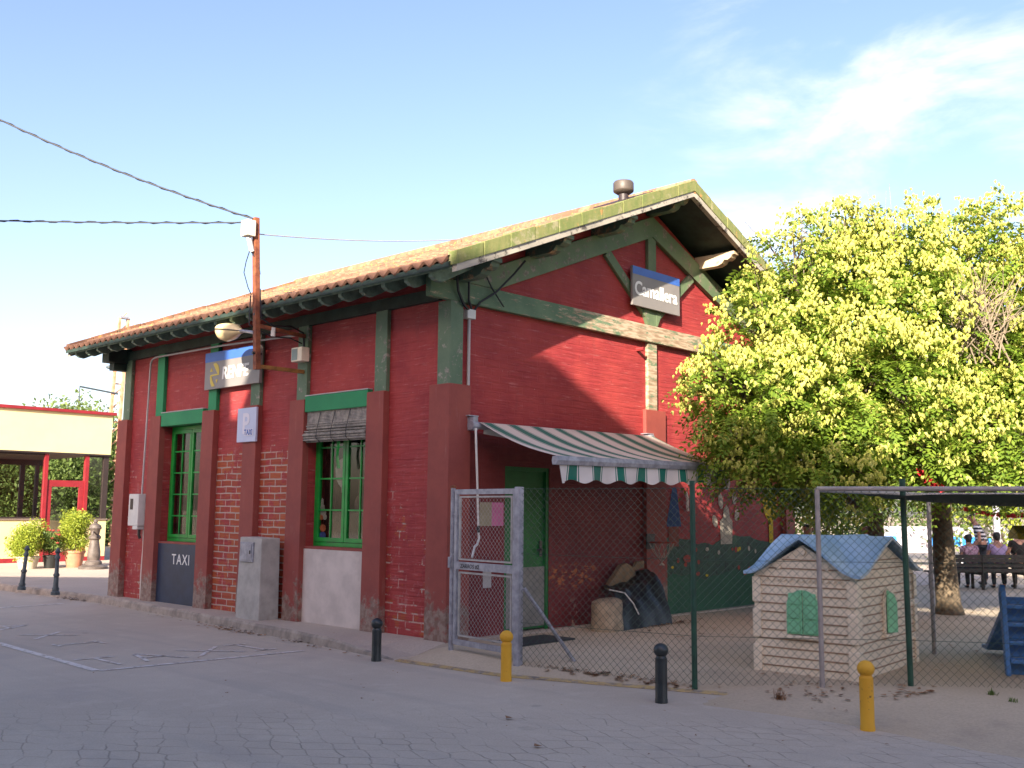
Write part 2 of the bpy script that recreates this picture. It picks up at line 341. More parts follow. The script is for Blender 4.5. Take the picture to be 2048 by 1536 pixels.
def stripe_mat():
    t = NT('striped_jersey'); z = t.sep(t.obj())[2]
    s = t.math('SINE', t.math('MULTIPLY', z, 2 * math.pi / .085))
    t.base(t.mix(t.ramp(s, -.15, .15), (.015, .017, .035), (.72, .71, .74))); t.rough(.85); return t.m
M['jersey'] = stripe_mat()
def awning_mat(name, period, dark, light, thin):
    t = NT(name); x = t.sep(t.obj())[0]
    f = t.math('FRACT', t.math('DIVIDE', x, period))
    a = t.math('MULTIPLY', t.ramp(f, .295, .305, False), t.ramp(f, .625, .615, False))
    b = t.math('MULTIPLY', t.ramp(f, .225, .232, False), t.ramp(f, .268, .261, False))
    c_ = t.math('MULTIPLY', t.ramp(f, .652, .659, False), t.ramp(f, .695, .688, False))
    k = t.math('MINIMUM', 1, t.math('ADD', a, t.math('ADD', b, c_)))
    col = t.mix(k, light, dark)
    col = t.mix(t.math('MULTIPLY', t.ramp(t.noise(t.obj(), 3, 5), .45, .7), .15), col, (.30, .24, .18))
    t.base(col); t.rough(.85)
    tr = t.n.new('ShaderNodeBsdfTranslucent'); t.l.new(col, tr.inputs['Color'])
    mxs = t.n.new('ShaderNodeMixShader'); mxs.inputs[0].default_value = thin
    t.l.new(t.b.outputs[0], mxs.inputs[1]); t.l.new(tr.outputs[0], mxs.inputs[2]); t.l.new(mxs.outputs[0], t.out.inputs['Surface'])
    return t.m
M['awning'] = awning_mat('striped_awning_fabric', .435, (.035, .15, .11), (.66, .56, .49), .12)
M['valance'] = awning_mat('striped_valance_fabric', .435, (.008, .15, .105), (.66, .60, .57), .08)
def glass_mat(name, tint, rough=.03, trans=.75):
    t = NT(name); g = t.n.new('ShaderNodeBsdfGlossy'); g.inputs['Roughness'].default_value = rough; g.inputs['Color'].default_value = (1, 1, 1, 1)
    tr = t.n.new('ShaderNodeBsdfTransparent'); tr.inputs['Color'].default_value = c4(tint)
    lw = t.n.new('ShaderNodeLayerWeight'); lw.inputs['Blend'].default_value = .5
    fz = t.math('ADD', .045, t.math('MULTIPLY', t.math('POWER', lw.outputs['Facing'], 5.), .9))
    mxs = t.n.new('ShaderNodeMixShader'); t.l.new(fz, mxs.inputs[0]); t.l.new(tr.outputs[0], mxs.inputs[1]); t.l.new(g.outputs[0], mxs.inputs[2])
    t.l.new(mxs.outputs[0], t.out.inputs['Surface']); return t.m
M['glass'] = glass_mat('window_glass', (.80, .82, .80))
def leaf_mat(name, a, b, trans=.35, rough=.5, spec=.3):
    t = NT(name)
    gi = t.n.new('ShaderNodeNewGeometry')
    c = t.mix(gi.outputs['Random Per Island'], a, b)
    c = t.mix(t.math('MULTIPLY', t.ramp(t.noise(t.pos(), 1.3, 3), .35, .65), .35), c, tuple(k * .75 for k in a))
    t.base(c); t.rough(rough); t.b.inputs['Specular IOR Level'].default_value = spec
    tr = t.n.new('ShaderNodeBsdfTranslucent'); t.l.new(c, tr.inputs['Color'])
    mxs = t.n.new('ShaderNodeMixShader'); mxs.inputs[0].default_value = trans
    t.l.new(t.b.outputs[0], mxs.inputs[1]); t.l.new(tr.outputs[0], mxs.inputs[2]); t.l.new(mxs.outputs[0], t.out.inputs['Surface'])
    return t.m
M['leaf'] = leaf_mat('pinnate_leaf', (.12, .21, .025), (.28, .38, .045), .4)
M['pod'] = leaf_mat('papery_pod', (.58, .62, .12), (.82, .78, .26), .40, .7, .1)
M['leaf_far'] = leaf_mat('far_leaf', (.10, .16, .04), (.20, .27, .07), .4)
M['leaf_lime'] = leaf_mat('lime_leaf', (.20, .28, .03), (.42, .46, .06), .35)
M['leaf_grey'] = leaf_mat('grey_green_leaf', (.11, .14, .08), (.20, .23, .12), .3)
M['leaf_grass'] = leaf_mat('dry_grass', (.20, .16, .06), (.32, .22, .09), .3)

# ------------------------------------------------------------ mesh helpers
def tag(o, label=None, cat=None, group=None, kind=None):
    if label: o['label'] = label
    if cat: o['category'] = cat
    if group: o['group'] = group
    if kind: o['kind'] = kind
    return o
BASE = {}
def empty(name, loc, label, cat, group=None, rz=0):
    o = bpy.data.objects.new(name, None); COL.objects.link(o); o.location = loc; o.rotation_euler.z = rz
    o.empty_display_size = .2; BASE[o.name] = Vector(loc)
    return tag(o, label, cat, group)
class MB:
    """collects geometry in world coordinates"""
    def __init__(s): s.v = []; s.f = []; s.mi = []; s.cur = 0
    def add(s, vs, fs):
        k = len(s.v); s.v += [tuple(v) for v in vs]; s.f += [tuple(i + k for i in f) for f in fs]; s.mi += [s.cur] * len(fs); return s
    def box(s, a, b):
        x0, y0, z0 = a; x1, y1, z1 = b
        return s.add([(x0, y0, z0), (x1, y0, z0), (x1, y1, z0), (x0, y1, z0), (x0, y0, z1), (x1, y0, z1), (x1, y1, z1), (x0, y1, z1)],
                     [(0, 3, 2, 1), (4, 5, 6, 7), (0, 1, 5, 4), (1, 2, 6, 5), (2, 3, 7, 6), (3, 0, 4, 7)])
    def bar(s, p, q, w, h, upv=(0, 0, 1)):
        """rectangular bar from p to q, w across, h along upv"""
        p = Vector(p); q = Vector(q); d = (q - p).normalized(); u = Vector(upv); sd_ = d.cross(u)
        if sd_.length < 1e-4: u = Vector((1, 0, 0)); sd_ = d.cross(u)
        sd_.normalize(); u = sd_.cross(d).normalized(); sd_ = sd_ * w / 2; u = u * h / 2
        vs = [c + a * sd_ + b * u for c in (p, q) for a, b in ((-1, -1), (1, -1), (1, 1), (-1, 1))]
        return s.add(vs, [(0, 1, 2, 3), (7, 6, 5, 4), (0, 4, 5, 1), (1, 5, 6, 2), (2, 6, 7, 3), (3, 7, 4, 0)])
    def tube(s, pts, r, n=8, r1=None, cap=True):
        pts = [Vector(p) for p in pts]; rings = []
        m = len(pts); prev = None
        for i, p in enumerate(pts):
            d = (pts[min(i + 1, m - 1)] - pts[max(i - 1, 0)]).normalized()
            a = prev if prev is not None else (Vector((0, 0, 1)) if abs(d.z) < .9 else Vector((1, 0, 0)))
            a = (a - d * a.dot(d))
            if a.length < 1e-5: a = Vector((1, 0, 0)) - d * d.x
            a.normalize(); prev = a; b = d.cross(a)
            rr = r if r1 is None else r + (r1 - r) * i / max(1, m - 1)
            rings.append([p + (a * math.cos(t) + b * math.sin(t)) * rr for t in [2 * math.pi * k / n for k in range(n)]])
        vs = [v for g in rings for v in g]; fs = []
        for i in range(m - 1):
            for k in range(n): fs.append((i * n + k, i * n + (k + 1) % n, (i + 1) * n + (k + 1) % n, (i + 1) * n + k))
        if cap: fs += [tuple(range(n - 1, -1, -1)), tuple((m - 1) * n + k for k in range(n))]
        return s.add(vs, fs)
    def lathe(s, c, prof, n=20):
        """prof = [(r, z)]"""
        cx, cy, cz = c; vs = []; fs = []
        for r, z in prof:
            for k in range(n): t = 2 * math.pi * k / n; vs.append((cx + r * math.cos(t), cy + r * math.sin(t), cz + z))
        for i in range(len(prof) - 1):
            for k in range(n): fs.append((i * n + k, i * n + (k + 1) % n, (i + 1) * n + (k + 1) % n, (i + 1) * n + k))
        fs += [tuple(range(n - 1, -1, -1)), tuple((len(prof) - 1) * n + k for k in range(n))]
        return s.add(vs, fs)
    def prism(s, poly, axis, a, b):
        """poly of 2-D points extruded along axis ('x','y','z') from a to b"""
        def P(u, v, w): return {'x': (w, u, v), 'y': (u, w, v), 'z': (u, v, w)}[axis]
        n = len(poly); vs = [P(u, v, a) for u, v in poly] + [P(u, v, b) for u, v in poly]
        return s.add(vs, [tuple(range(n - 1, -1, -1)), tuple(range(n, 2 * n))] + [(i, (i + 1) % n, n + (i + 1) % n, n + i) for i in range(n)])
    def build(s, name, mats, parent=None, smooth=False, bevel=0, origin=None, fix=True):
        me = bpy.data.meshes.new(name)
        o0 = Vector((0, 0, 0))
        root = parent
        while root is not None and root.parent is not None: root = root.parent
        if root is not None: o0 = BASE.get(root.name, Vector((0, 0, 0)))
        elif origin is not None: o0 = Vector(origin)
        me.from_pydata([(v[0] - o0.x, v[1] - o0.y, v[2] - o0.z) for v in s.v], [], s.f)
        if not isinstance(mats, (list, tuple)): mats = [mats]
        for m in mats: me.materials.append(m)
        if len(mats) > 1: me.polygons.foreach_set('material_index', s.mi)
        if fix:
            bm = bmesh.new(); bm.from_mesh(me); bmesh.ops.recalc_face_normals(bm, faces=bm.faces)
            if bevel:
                ed = [e for e in bm.edges if len(e.link_faces) == 2 and e.calc_face_angle(0) > .6]
                bmesh.ops.bevel(bm, geom=ed, offset=bevel, segments=2, affect='EDGES', profile=.6)
            bm.to_mesh(me); bm.free()
        if smooth:
            me.polygons.foreach_set('use_smooth', [True] * len(me.polygons))
            try: me.set_sharp_from_angle(angle=R(42))
            except Exception: pass
        o = bpy.data.objects.new(name, me); COL.objects.link(o)
        if parent is not None: o.parent = parent
        elif origin is not None: o.location = origin
        if parent is None: BASE[o.name] = o0
        return o
def text(body, size, mat, parent, origin, xdir, updir, name='lettering', extrude=.004, offset=0., shear=0., sx=1., space=1.):
    cu = bpy.data.curves.new(name, 'FONT'); cu.body = body; cu.size = size; cu.extrude = extrude; cu.offset = offset; cu.shear = shear; cu.space_character = space
    cu.resolution_u = 5
    to = bpy.data.objects.new(name, cu); COL.objects.link(to)
    dg = bpy.context.evaluated_depsgraph_get(); dg.update()
    me = bpy.data.meshes.new_from_object(to.evaluated_get(dg)); bpy.data.objects.remove(to)
    X = Vector(xdir).normalized(); U = Vector(updir).normalized(); Nn = X.cross(U); O = Vector(origin)
    root = parent
    while root is not None and root.parent is not None: root = root.parent
    o0 = BASE.get(root.name, Vector((0, 0, 0))) if root is not None else Vector((0, 0, 0))
    for v in me.vertices:
        c = v.co; v.co = O + X * c.x * sx + U * c.y + Nn * c.z - o0
    me.name = name; me.materials.clear(); me.materials.append(mat)
    o = bpy.data.objects.new(name, me); COL.objects.link(o)
    if parent is not None: o.parent = parent
    return o
def structure(mb, name, mat, **k): return tag(mb.build(name, mat, **k), kind='structure')

# ------------------------------------------------------------ ground
G = .12
mb = MB(); mb.add([(-400, -400, -.03), (400, -400, -.03), (400, 400, -.03), (-400, 400, -.03)], [(0, 1, 2, 3)])
structure(mb, 'ground', M['earth'])
KERB = [(16, -.55), (12.34, -.42), (10.5, -.31), (8.6, -.24), (7.5, -.27), (6.2, -.36), (5.0, -.46), (4.0, -.54), (3.0, -.62), (2.0, -.70), (1.2, -.78), (.4, -.86), (-.1, -.90)]
KERB = [(46, -1.4)] + KERB
def kerb_x(y):
    for (y0, x0), (y1, x1) in zip(KERB, KERB[1:]):
        if y1 <= y <= y0: return x0 + (x1 - x0) * (y0 - y) / (y0 - y1)
    return KERB[-1][1]
# road
mb = MB(); nx, ny = 30, 60
mb.add([(-60, -40, 0), (-.15, -40, 0), (-.15, 46, 0), (-60, 46, 0)], [(0, 1, 2, 3)]); 
structure(mb, 'road', M['road'])
# pavement along the street side, its worn kerb a real step that dies away at the gate
def kh(y): return .12 * min(1, max(.12, (y + .3) / 1.6))
mb = MB(); ys = []; y = 46.
while y > -.1:
    ys.append(y); y -= .12 if y < 14 else 1.
ys.append(-.1)
rows = []
for y in ys:
    kx = kerb_x(y) + .005 * noise.noise(Vector((y * 3.1, 0, 0))) + .03 * noise.noise(Vector((y * .9, 3, 0)))
    h = kh(y) * (1 + .035 * noise.noise(Vector((y * 2.7, 9, 0)))); hb = kx + .05
    rows.append([(kx - .012, y, -.02), (kx, y, h * .72), (kx + .022, y, h), (kx + .14, y, h + .004), (min(-.12, kx + .35), y, max(h, G * .9 if y > .6 else h)), (-.1, y, G), (34, y, G)])
rows.append([(v[0] - .01, -.155, -.03) for v in rows[-1]])
n = len(rows[0])
vs = [v for r in rows for v in r]; fs = []; mi = []
for i in range(len(rows) - 1):
    for k in range(n - 1):
        fs.append((i * n + k, (i + 1) * n + k, (i + 1) * n + k + 1, i * n + k + 1)); mi.append(1 if k < 2 else 0)
mb.add(vs, fs); mb.mi = mi
structure(mb, 'pavement', [M['pavement'], M['kerb']], smooth=False)
# yard: sand inside the fence, trodden ramp outside it down to the road
EDGE = [(-.15, -.89), (-1.67, -.81), (-4.0, -.02), (-5.2, .10), (-6.2, -.1), (-40, -.2)]
def edge_x(y):
    for (y0, x0), (y1, x1) in zip(EDGE, EDGE[1:]):
        if y1 <= y <= y0: return x0 + (x1 - x0) * (y0 - y) / (y0 - y1)
    return EDGE[-1][1]
mb = MB(); ys = [.5, -.05] + [-.11 - .16 * i for i in range(50)] + [-8.5 - 1.5 * i for i in range(21)]
offs = [-.75, -.45, -.25, -.1, .0, .04, .12, .25, .45, .7, 1.0, 1.5, 2, 3, 4, 5, 6.5, 8, 10, 14, 20, 32, 60]
vs = []
for y in ys:
    ex = edge_x(y)
    for o_ in offs:
        x = ex + o_
        if y > -3.9: z = -.012 if o_ < 0 else (.012 + .09 * min(1, o_ / .5))
        else:
            t_ = (o_ + .75) / 1.6; t_ = max(0, min(1, t_)); z = -.004 + .104 * t_ * t_ * (3 - 2 * t_)
        if o_ > .5 and o_ < 20: z += .018 * noise.noise(Vector((x * .8, y * .8, 0))) - .002
        if y > -.11: z = min(z, .1) - .006
        if y > .1: z = -.02
        vs.append((x, y, z))
n = len(offs)
fs = [(i * n + k, (i + 1) * n + k, (i + 1) * n + k + 1, i * n + k + 1) for i in range(len(ys) - 1) for k in range(n - 1)]
mb.add(vs, fs); structure(mb, 'yard_ground', M['sand'], smooth=True)
# yellow edge band
mb = MB(); vs = []; yy = -.2
while yy > -4.9:
    ex = edge_x(yy); vs += [(ex - .06, yy, .004), (ex - .055, yy, .012), (ex + .018, yy, .021), (ex + .022, yy, .008)]; yy -= .15
m_ = len(vs) // 4; mb.add(vs, [(i * 4 + k, (i + 1) * 4 + k, (i + 1) * 4 + k + 1, i * 4 + k + 1) for i in range(m_ - 1) for k in range(3)])
tag(mb.build('edge_line', M['yellow_line']), kind='structure')
# painted bay and lettering on the road
mb = MB()
def stroke(p, q, w, z=.004):
    p = Vector((p[0], p[1], z)); q = Vector((q[0], q[1], z)); d = (q - p).normalized(); s_ = Vector((-d.y, d.x, 0)) * w / 2; p = p - d * w * .3; q = q + d * w * .3
    mb.add([p - s_, q - s_, q + s_, p + s_], [(0, 1, 2, 3)])
stroke((-3.30, 8.55), (-3.54, 1.40), .09); stroke((-3.50, 1.34), (-1.2, 1.16), .075, .0045); stroke((-3.2, 8.55), (-.75, 8.72), .09, .0045)
for p, q in [((-3.00, 7.3), (-2.45, 7.3)), ((-2.46, 7.55), (-2.46, 7.02)),
             ((-2.98, 6.15), (-2.46, 5.87)), ((-2.48, 5.87), (-2.98, 5.50)), ((-2.75, 6.02), (-2.75, 5.66)),
             ((-2.99, 4.26), (-2.46, 4.80)), ((-2.95, 4.82), (-2.45, 4.31)),
             ((-3.03, 3.53), (-2.54, 3.50)), ((-2.54, 3.62), (-2.54, 3.33)), ((-3.03, 3.62), (-3.03, 3.42))]: stroke(p, q, .05, .005)
for p, q in [((-3.18, 1.60), (-3.18, 2.18)), ((-3.38, 2.22), (-2.98, 2.19)),
             ((-2.86, 1.62), (-2.72, 2.20)), ((-2.70, 2.20), (-2.43, 1.58)), ((-2.80, 1.86), (-2.55, 1.86)),
             ((-2.22, 2.16), (-1.72, 1.56)), ((-2.25, 1.58), (-1.74, 2.14)),
             ((-1.47, 2.14), (-1.45, 1.53)), ((-1.6, 2.16), (-1.35, 2.13)), ((-1.58, 1.53), (-1.33, 1.51))]: stroke(p, q, .05, .0055)
tag(mb.build('road_marking', M['white_line']), kind='structure')

# ------------------------------------------------------------ station building
ST = empty('station_building', (0, 0, G), 'red painted brick railway station with green timber frame and tiled gable roof', 'station')
W_, D_ = 8.24, 8.42           # gable width, length
TH = .30; HW = 4.36           # wall thickness, wall head
RX = W_ / 2                    # ridge x
SL = .413                      # roof slope
def roof_under(x): return 4.29 + SL * (min(x, 2 * RX - x) + .70)     # underside line of barge board
def soff(x): return roof_under(x) + .06
PY = [(1.124, 1.464), (2.845, 3.185), (4.02, 4.36), (5.22, 5.56), (6.90, 7.24), (8.067, 8.41)]
PH = 3.15
# street wall with two openings
mb = MB()
def wseg(y0, y1, z0, z1): mb.box((0, y0, z0), (TH, y1, z1 + (.26 if z1 == HW else 0)))
wseg(0, 1.464, G, HW); wseg(2.845, 5.56, G, HW); wseg(6.90, D_, G, HW)
wseg(1.464, 2.845, 3.08, HW); wseg(5.56, 6.90, 3.08, HW); wseg(1.464, 2.845, G, 1.10); wseg(5.56, 6.90, G, 1.06)
mb.build('street_wall', M['brick'], ST)
# gable wall with the door opening
mb = MB()
DX0, DX1, DZ = .98, 1.83, 2.20
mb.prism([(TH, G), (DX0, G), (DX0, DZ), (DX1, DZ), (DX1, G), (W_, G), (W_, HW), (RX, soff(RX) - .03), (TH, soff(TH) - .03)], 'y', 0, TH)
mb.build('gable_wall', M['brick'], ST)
mb = MB(); mb.box((W_ - TH, TH, G), (W_, D_ - TH, HW)); mb.prism([(TH, G), (W_, G), (W_, HW), (RX, soff(RX) - .03), (TH, HW)], 'y', D_ - TH, D_)
mb.build('rear_wall', M['brick'], ST)
mb = MB(); mb.box((TH + .4, TH + .4, G), (W_ - TH - .4, D_ - TH - .4, 4.2)); mb.build('interior', M['dark'], ST)
# pilasters
mb = MB(); d = .098; w0 = .357
mb.prism([(-d, -d), (w0 - d, -d), (w0 - d, -.001), (-.001, -.001), (-.001, w0 - d), (-d, w0 - d)], 'z', G - .03, PH)
mb.v = [(v[0] * (1 if v[2] > 1 else 1.06), v[1] * (1 if v[2] > 1 else 1.06) , v[2]) for v in mb.v]
mb.build('corner_pilaster', M['pilaster'], ST, bevel=.006)
for y0, y1 in PY:
    mb = MB(); e = .012
    mb.add([(-d - e, y0 - e, G - .03), (.0, y0 - e, G - .03), (0, y1 + e, G - .03), (-d - e, y1 + e, G - .03), (-d, y0, PH), (.0, y0, PH), (0, y1, PH), (-d, y1, PH)],
           [(0, 3, 2, 1), (4, 5, 6, 7), (0, 1, 5, 4), (1, 2, 6, 5), (2, 3, 7, 6), (3, 0, 4, 7)])
    mb.build('pilaster', M['pilaster'], ST, bevel=.006)
mb = MB(); mb.box((3.93, -.06, G - .03), (4.44, -.001, PH)); mb.build('pilaster', M['pilaster'], ST, bevel=.006)
mb = MB(); mb.box((W_ - .22, -d, G - .03), (W_ + d, -.001, PH)); mb.build('pilaster', M['pilaster'], ST, bevel=.006)
# green posts
for (y0, y1), br in zip(PY, (0, 0, 0, 1, 1, 0)):
    mb = MB(); mb.box((-.065, y0 - .0, PH - .012), (.0 - .001, y0 + .235, HW)); mb.build('post', M['green_bright'] if br else M['green_post'], ST, bevel=.008)
mb = MB(); mb.box((-.075, -.075, PH - .012), (.14, .15, 4.17)); mb.build('corner_post', M['green_post'], ST, bevel=.01)
mb = MB(); mb.box((4.00, -.055, PH - .012), (4.23, -.001, 4.165)); mb.build('post', M['beam'], ST, bevel=.008)
for y0, y1, br in ((1.464, 2.845, 0), (5.56, 6.90, 1)):
    mb = MB(); mb.box((-.085, y0 - .0, 2.97), (.10, y1, 3.19)); mb.build('lintel', M['green_bright'], ST, bevel=.008)
    mb = MB(); mb.box((-.09, y0 + .001, 3.192), (.0, y1 - .001, 3.205)); mb.build('lintel_flashing', M['grey_plastic'], ST)
mb = MB(); mb.box((-.07, .16, 4.2), (-.002, D_ + .3, HW - .01)); mb.build('wall_plate', M['green_soffit'], ST)
# tie beams
mb = MB(); mb.box((-.42, -.085, 4.165), (W_ + .4, -.002, 4.42)); mb.build('tie_beam', M['beam'], ST, bevel=.01)
mb = MB(); mb.box((-.42, D_ - .2, 4.15), (.0, D_ + .06, 4.40)); mb.box((-.30, D_ - .16, 4.02), (.0, D_ + .02, 4.148)); mb.build('tie_beam', M['green_soffit'], ST, bevel=.01)
# principal rafters on the gable
def sbar(name, a, b, w, mat, y0, y1):
    """bar in the gable plane from a to b (x,z), thickness from y0 to y1"""
    a = Vector((a[0], a[1])); b = Vector((b[0], b[1])); dd = (b - a).normalized(); nn = Vector((-dd.y, dd.x)) * w / 2
    q = MB(); q.prism([tuple(a - nn), tuple(b - nn), tuple(b + nn), tuple(a + nn)], 'y', y0, y1); return q.build(name, mat, ST, bevel=.006)
for sgn in (1, -1):
    q = MB(); X = lambda x: RX + sgn * (x - RX)
    q.prism([(X(.72), 4.423), (X(.10), 4.423), (X(.05), 4.46), (X(RX), 6.12), (X(RX), 5.80)], 'y', -.082 - .003 * (sgn > 0), -.002)
    q.build('rafter', M['green_timber'], ST, bevel=.008)
q = MB(); q.box((RX - .1, -.062, 4.423), (RX + .1, -.002, 5.82)); q.build('king_post', M['green_timber'], ST, bevel=.006)
for sgn in (1, -1):
    X = lambda x: RX + sgn * (x - RX)
    sbar('brace', (X(3.02), 5.36), (X(3.98), 4.60), .15, M['green_timber'], -.058, -.003)
    q = MB(); q.prism([(X(3.80), 4.80), (X(4.03), 4.80), (X(4.03), 4.43), (X(4.00), 4.43)], 'y', -.066, -.003); q.build('brace_foot', M['green_timber'], ST)
# roof: soffit boards, tiles, verge, barge boards, purlins, rafter tails
Y0, Y1 = -.80, 9.25; EX = -.70
for sgn in (1, -1):
    X = lambda x: RX + sgn * (x - RX)
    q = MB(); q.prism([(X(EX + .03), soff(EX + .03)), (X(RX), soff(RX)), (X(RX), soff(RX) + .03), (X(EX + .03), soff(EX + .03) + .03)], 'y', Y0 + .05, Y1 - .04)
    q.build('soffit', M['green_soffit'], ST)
    # tiles
    q = MB(); per = .205; seg = 8; ncol = int(round((Y1 - Y0 - .08) / per)); course = .36; L = math.hypot(RX - EX + .06, SL * (RX - EX + .06)); nr = int(L / course) + 1
    vs = []; cols = ncol * seg + 1; lines = []
    for r_ in range(nr):
        s0 = r_ * course; s1 = min(L, s0 + course + .0)
        lines += [(s0, .052), (s0 + .004, .060), (s1 - .001, .030)]
        if s1 >= L: break
    for s_, lift in lines:
        x = EX - .06 + s_ * math.cos(math.atan(SL)); 
        for c_ in range(cols):
            y = Y0 + .06 + c_ * per / seg; ph = (c_ % seg) / seg
            col = c_ // seg; jit = .010 * noise.noise(Vector((col * 1.7, int(s_ / course + .001) * 2.3, sgn)))
            hgt = .034 * math.cos(2 * math.pi * ph) + jit
            sag = -.035 * math.sin(math.pi * (y - Y0) / (Y1 - Y0)) * math.sin(math.pi * min(1, s_ / L)) + .012 * noise.noise(Vector((y * .5, s_ * .5, 5)))
            vs.append((X(x), y, 4.29 + SL * (x + .70) + .115 + lift + hgt + sag))
    fs = [(i * cols + k, (i + 1) * cols + k, (i + 1) * cols + k + 1, i * cols + k + 1) for i in range(len(lines) - 1) for k in range(cols - 1)]
    q.add(vs, fs)
    # underside closing sheet at the eave so that the tile ends read as thick
    q2 = [(v[0] + sgn * .02, v[1], v[2] - .028) for v in vs[:cols]]; k0 = len(q.v); q.v += q2
    for k in range(cols - 1): q.f.append((k, k + 1, k0 + k + 1, k0 + k)); q.mi.append(0)
    o = q.build('roof_tiles', M['tile'], ST, smooth=True, fix=False)
    q = MB(); q.prism([(X(EX - .05), soff(EX) + .0), (X(RX), soff(RX) + .032), (X(RX), soff(RX) + .085), (X(EX - .05), soff(EX) + .055)], 'y', Y0 + .055, Y1 - .045); q.build('roof_battens', M['green_soffit'], ST)
    for yv, nm in ((Y0, 1), (Y1, -1)):
        ya, yb = (yv - .04, yv + .10) if nm > 0 else (yv - .10, yv + .04)
        # verge in short overlapping tiles
        nseg = 11
        for k in range(1):
            q = MB()
            for j in range(nseg):
                xa = EX - .02 + (RX - EX + .02) * j / nseg; xb = EX - .02 + (RX - EX + .02) * (j + 1) / nseg - .012 * (j < nseg - 1); st = .006 * ((j * 7) % 3)
                q.prism([(X(xa), roof_under(xa) + .085), (X(xb), roof_under(xb) + .085), (X(xb), roof_under(xb) + .245 + st), (X(xa), roof_under(xa) + .245 + st)], 'y', ya - st * .5, yb)
            q.build('verge', M['verge'] if nm > 0 else M['tile'], ST, bevel=.006)
        q = MB(); q.prism([(X(EX), roof_under(EX)), (X(RX), roof_under(RX)), (X(RX), roof_under(RX) + .092), (X(EX), roof_under(EX) + .092)], 'y', ya + .012, yb - .05)
        q.build('barge_board', M['grey_wood'], ST, bevel=.004)
q = MB(); q.tube([(RX, Y0 - .03, roof_under(RX) + .16), (RX, (Y0 + Y1) / 2, roof_under(RX) + .15), (RX, Y1, roof_under(RX) + .16)], .115, 10); q.build('ridge_tiles', M['tile'], ST, smooth=True)
# eaves fascia and rafter tails
for sgn in (1, -1):
    X = lambda x: RX + sgn * (x - RX)
    q = MB(); q.prism([(X(EX + .0), soff(EX) - .012), (X(EX + .03), soff(EX) - .002), (X(EX + .03), soff(EX) + .05), (X(EX), soff(EX) + .05)], 'y', Y0 + .06, Y1 - .045); q.build('fascia', M['green_tail'], ST)
k = 0; y = -.35
while y < 9.1:
    q = MB(); a = EX + .035
    q.prism([(a, soff(a) - .002), (a, soff(a) - .055), (a + .04, soff(a) - .075), (a + .05, soff(a) - .088), (a + .16, soff(a) - .10), (0.0, soff(0) - .12), (0.0, soff(0) - .002)], 'y', y - .035, y + .035)
    q.build('rafter_tail', M['green_tail'], ST, bevel=.004); y += .425
PX = [.07, 1.40, 2.78]; PX = PX + [RX] + [2 * RX - x for x in reversed(PX)]
for i, x in enumerate(PX):
    zt = soff(x) - .004 - (.0 if x == RX else .055); q = MB(); w = .075
    prof = [(-.72, zt), (-.72, zt - .05), (-.68, zt - .06), (-.66, zt - .10), (-.60, zt - .13), (-.54, zt - .12), (-.50, zt - .17), (-.42, zt - .2), (-.001, zt - .2), (-.001, zt)]
    q.prism(prof, 'x', x - w, x + w); q.build('purlin', M['purlin_sunlit'] if i == 4 else M['purlin'], ST, bevel=.004)
# door in the gable (green above, grey below)
q = MB(); q.box((DX0, .05, G + .02), (DX1, .10, DZ)); dr = q.build('door', M['door_green'], ST)
q = MB(); q.box((DX0 + .02, .035, G + .05), (DX1 - .03, .049, .92)); q.build('kick_panel', M['door_grey'], dr)
q = MB(); q.box((DX1 - .05, .0 + .012, G), (DX1, .048, DZ)); q.box((DX0, .012, G), (DX0 + .05, .048, DZ)); q.box((DX0 + .05, .012, DZ - .05), (DX1 - .05, .048, DZ)); q.build('door_frame', M['door_green'], dr)
q = MB(); q.tube([(DX1 - .13, .03, 1.14), (DX1 - .13, .0, 1.14), (DX1 - .22, .0, 1.14)], .012, 8); q.box((DX1 - .155, .028, 1.05), (DX1 - .105, .034, 1.25)); q.build('handle', M['black_bollard'], dr)
# infill panels under the windows
q = MB(); q.box((-.025, 5.56, G - .02), (-.001, 6.90, 1.06)); tx = q.build('taxi_board', M['navy'], ST)
text('TAXI', .235, M['white_paint'], tx, (-.029, 6.42, .74), (0, -1, 0), (0, 0, 1), extrude=.002, sx=.98, space=1.15)
q = MB(); pts = [(1.464, G - .02), (2.845, G - .02), (2.845, 1.10), (1.464, 1.10)]; q.prism(pts, 'x', -.03, -.001); q.build('render_panel', M['render_patch'], ST, bevel=.008)
q = MB(); q.box((-.03, 1.467, 1.102), (.13, 2.842, 1.135)); q.build('sill', M['pilaster'], ST)
q = MB(); q.box((-.03, 5.563, 1.062), (.13, 6.897, 1.092)); q.build('sill', M['pilaster'], ST)
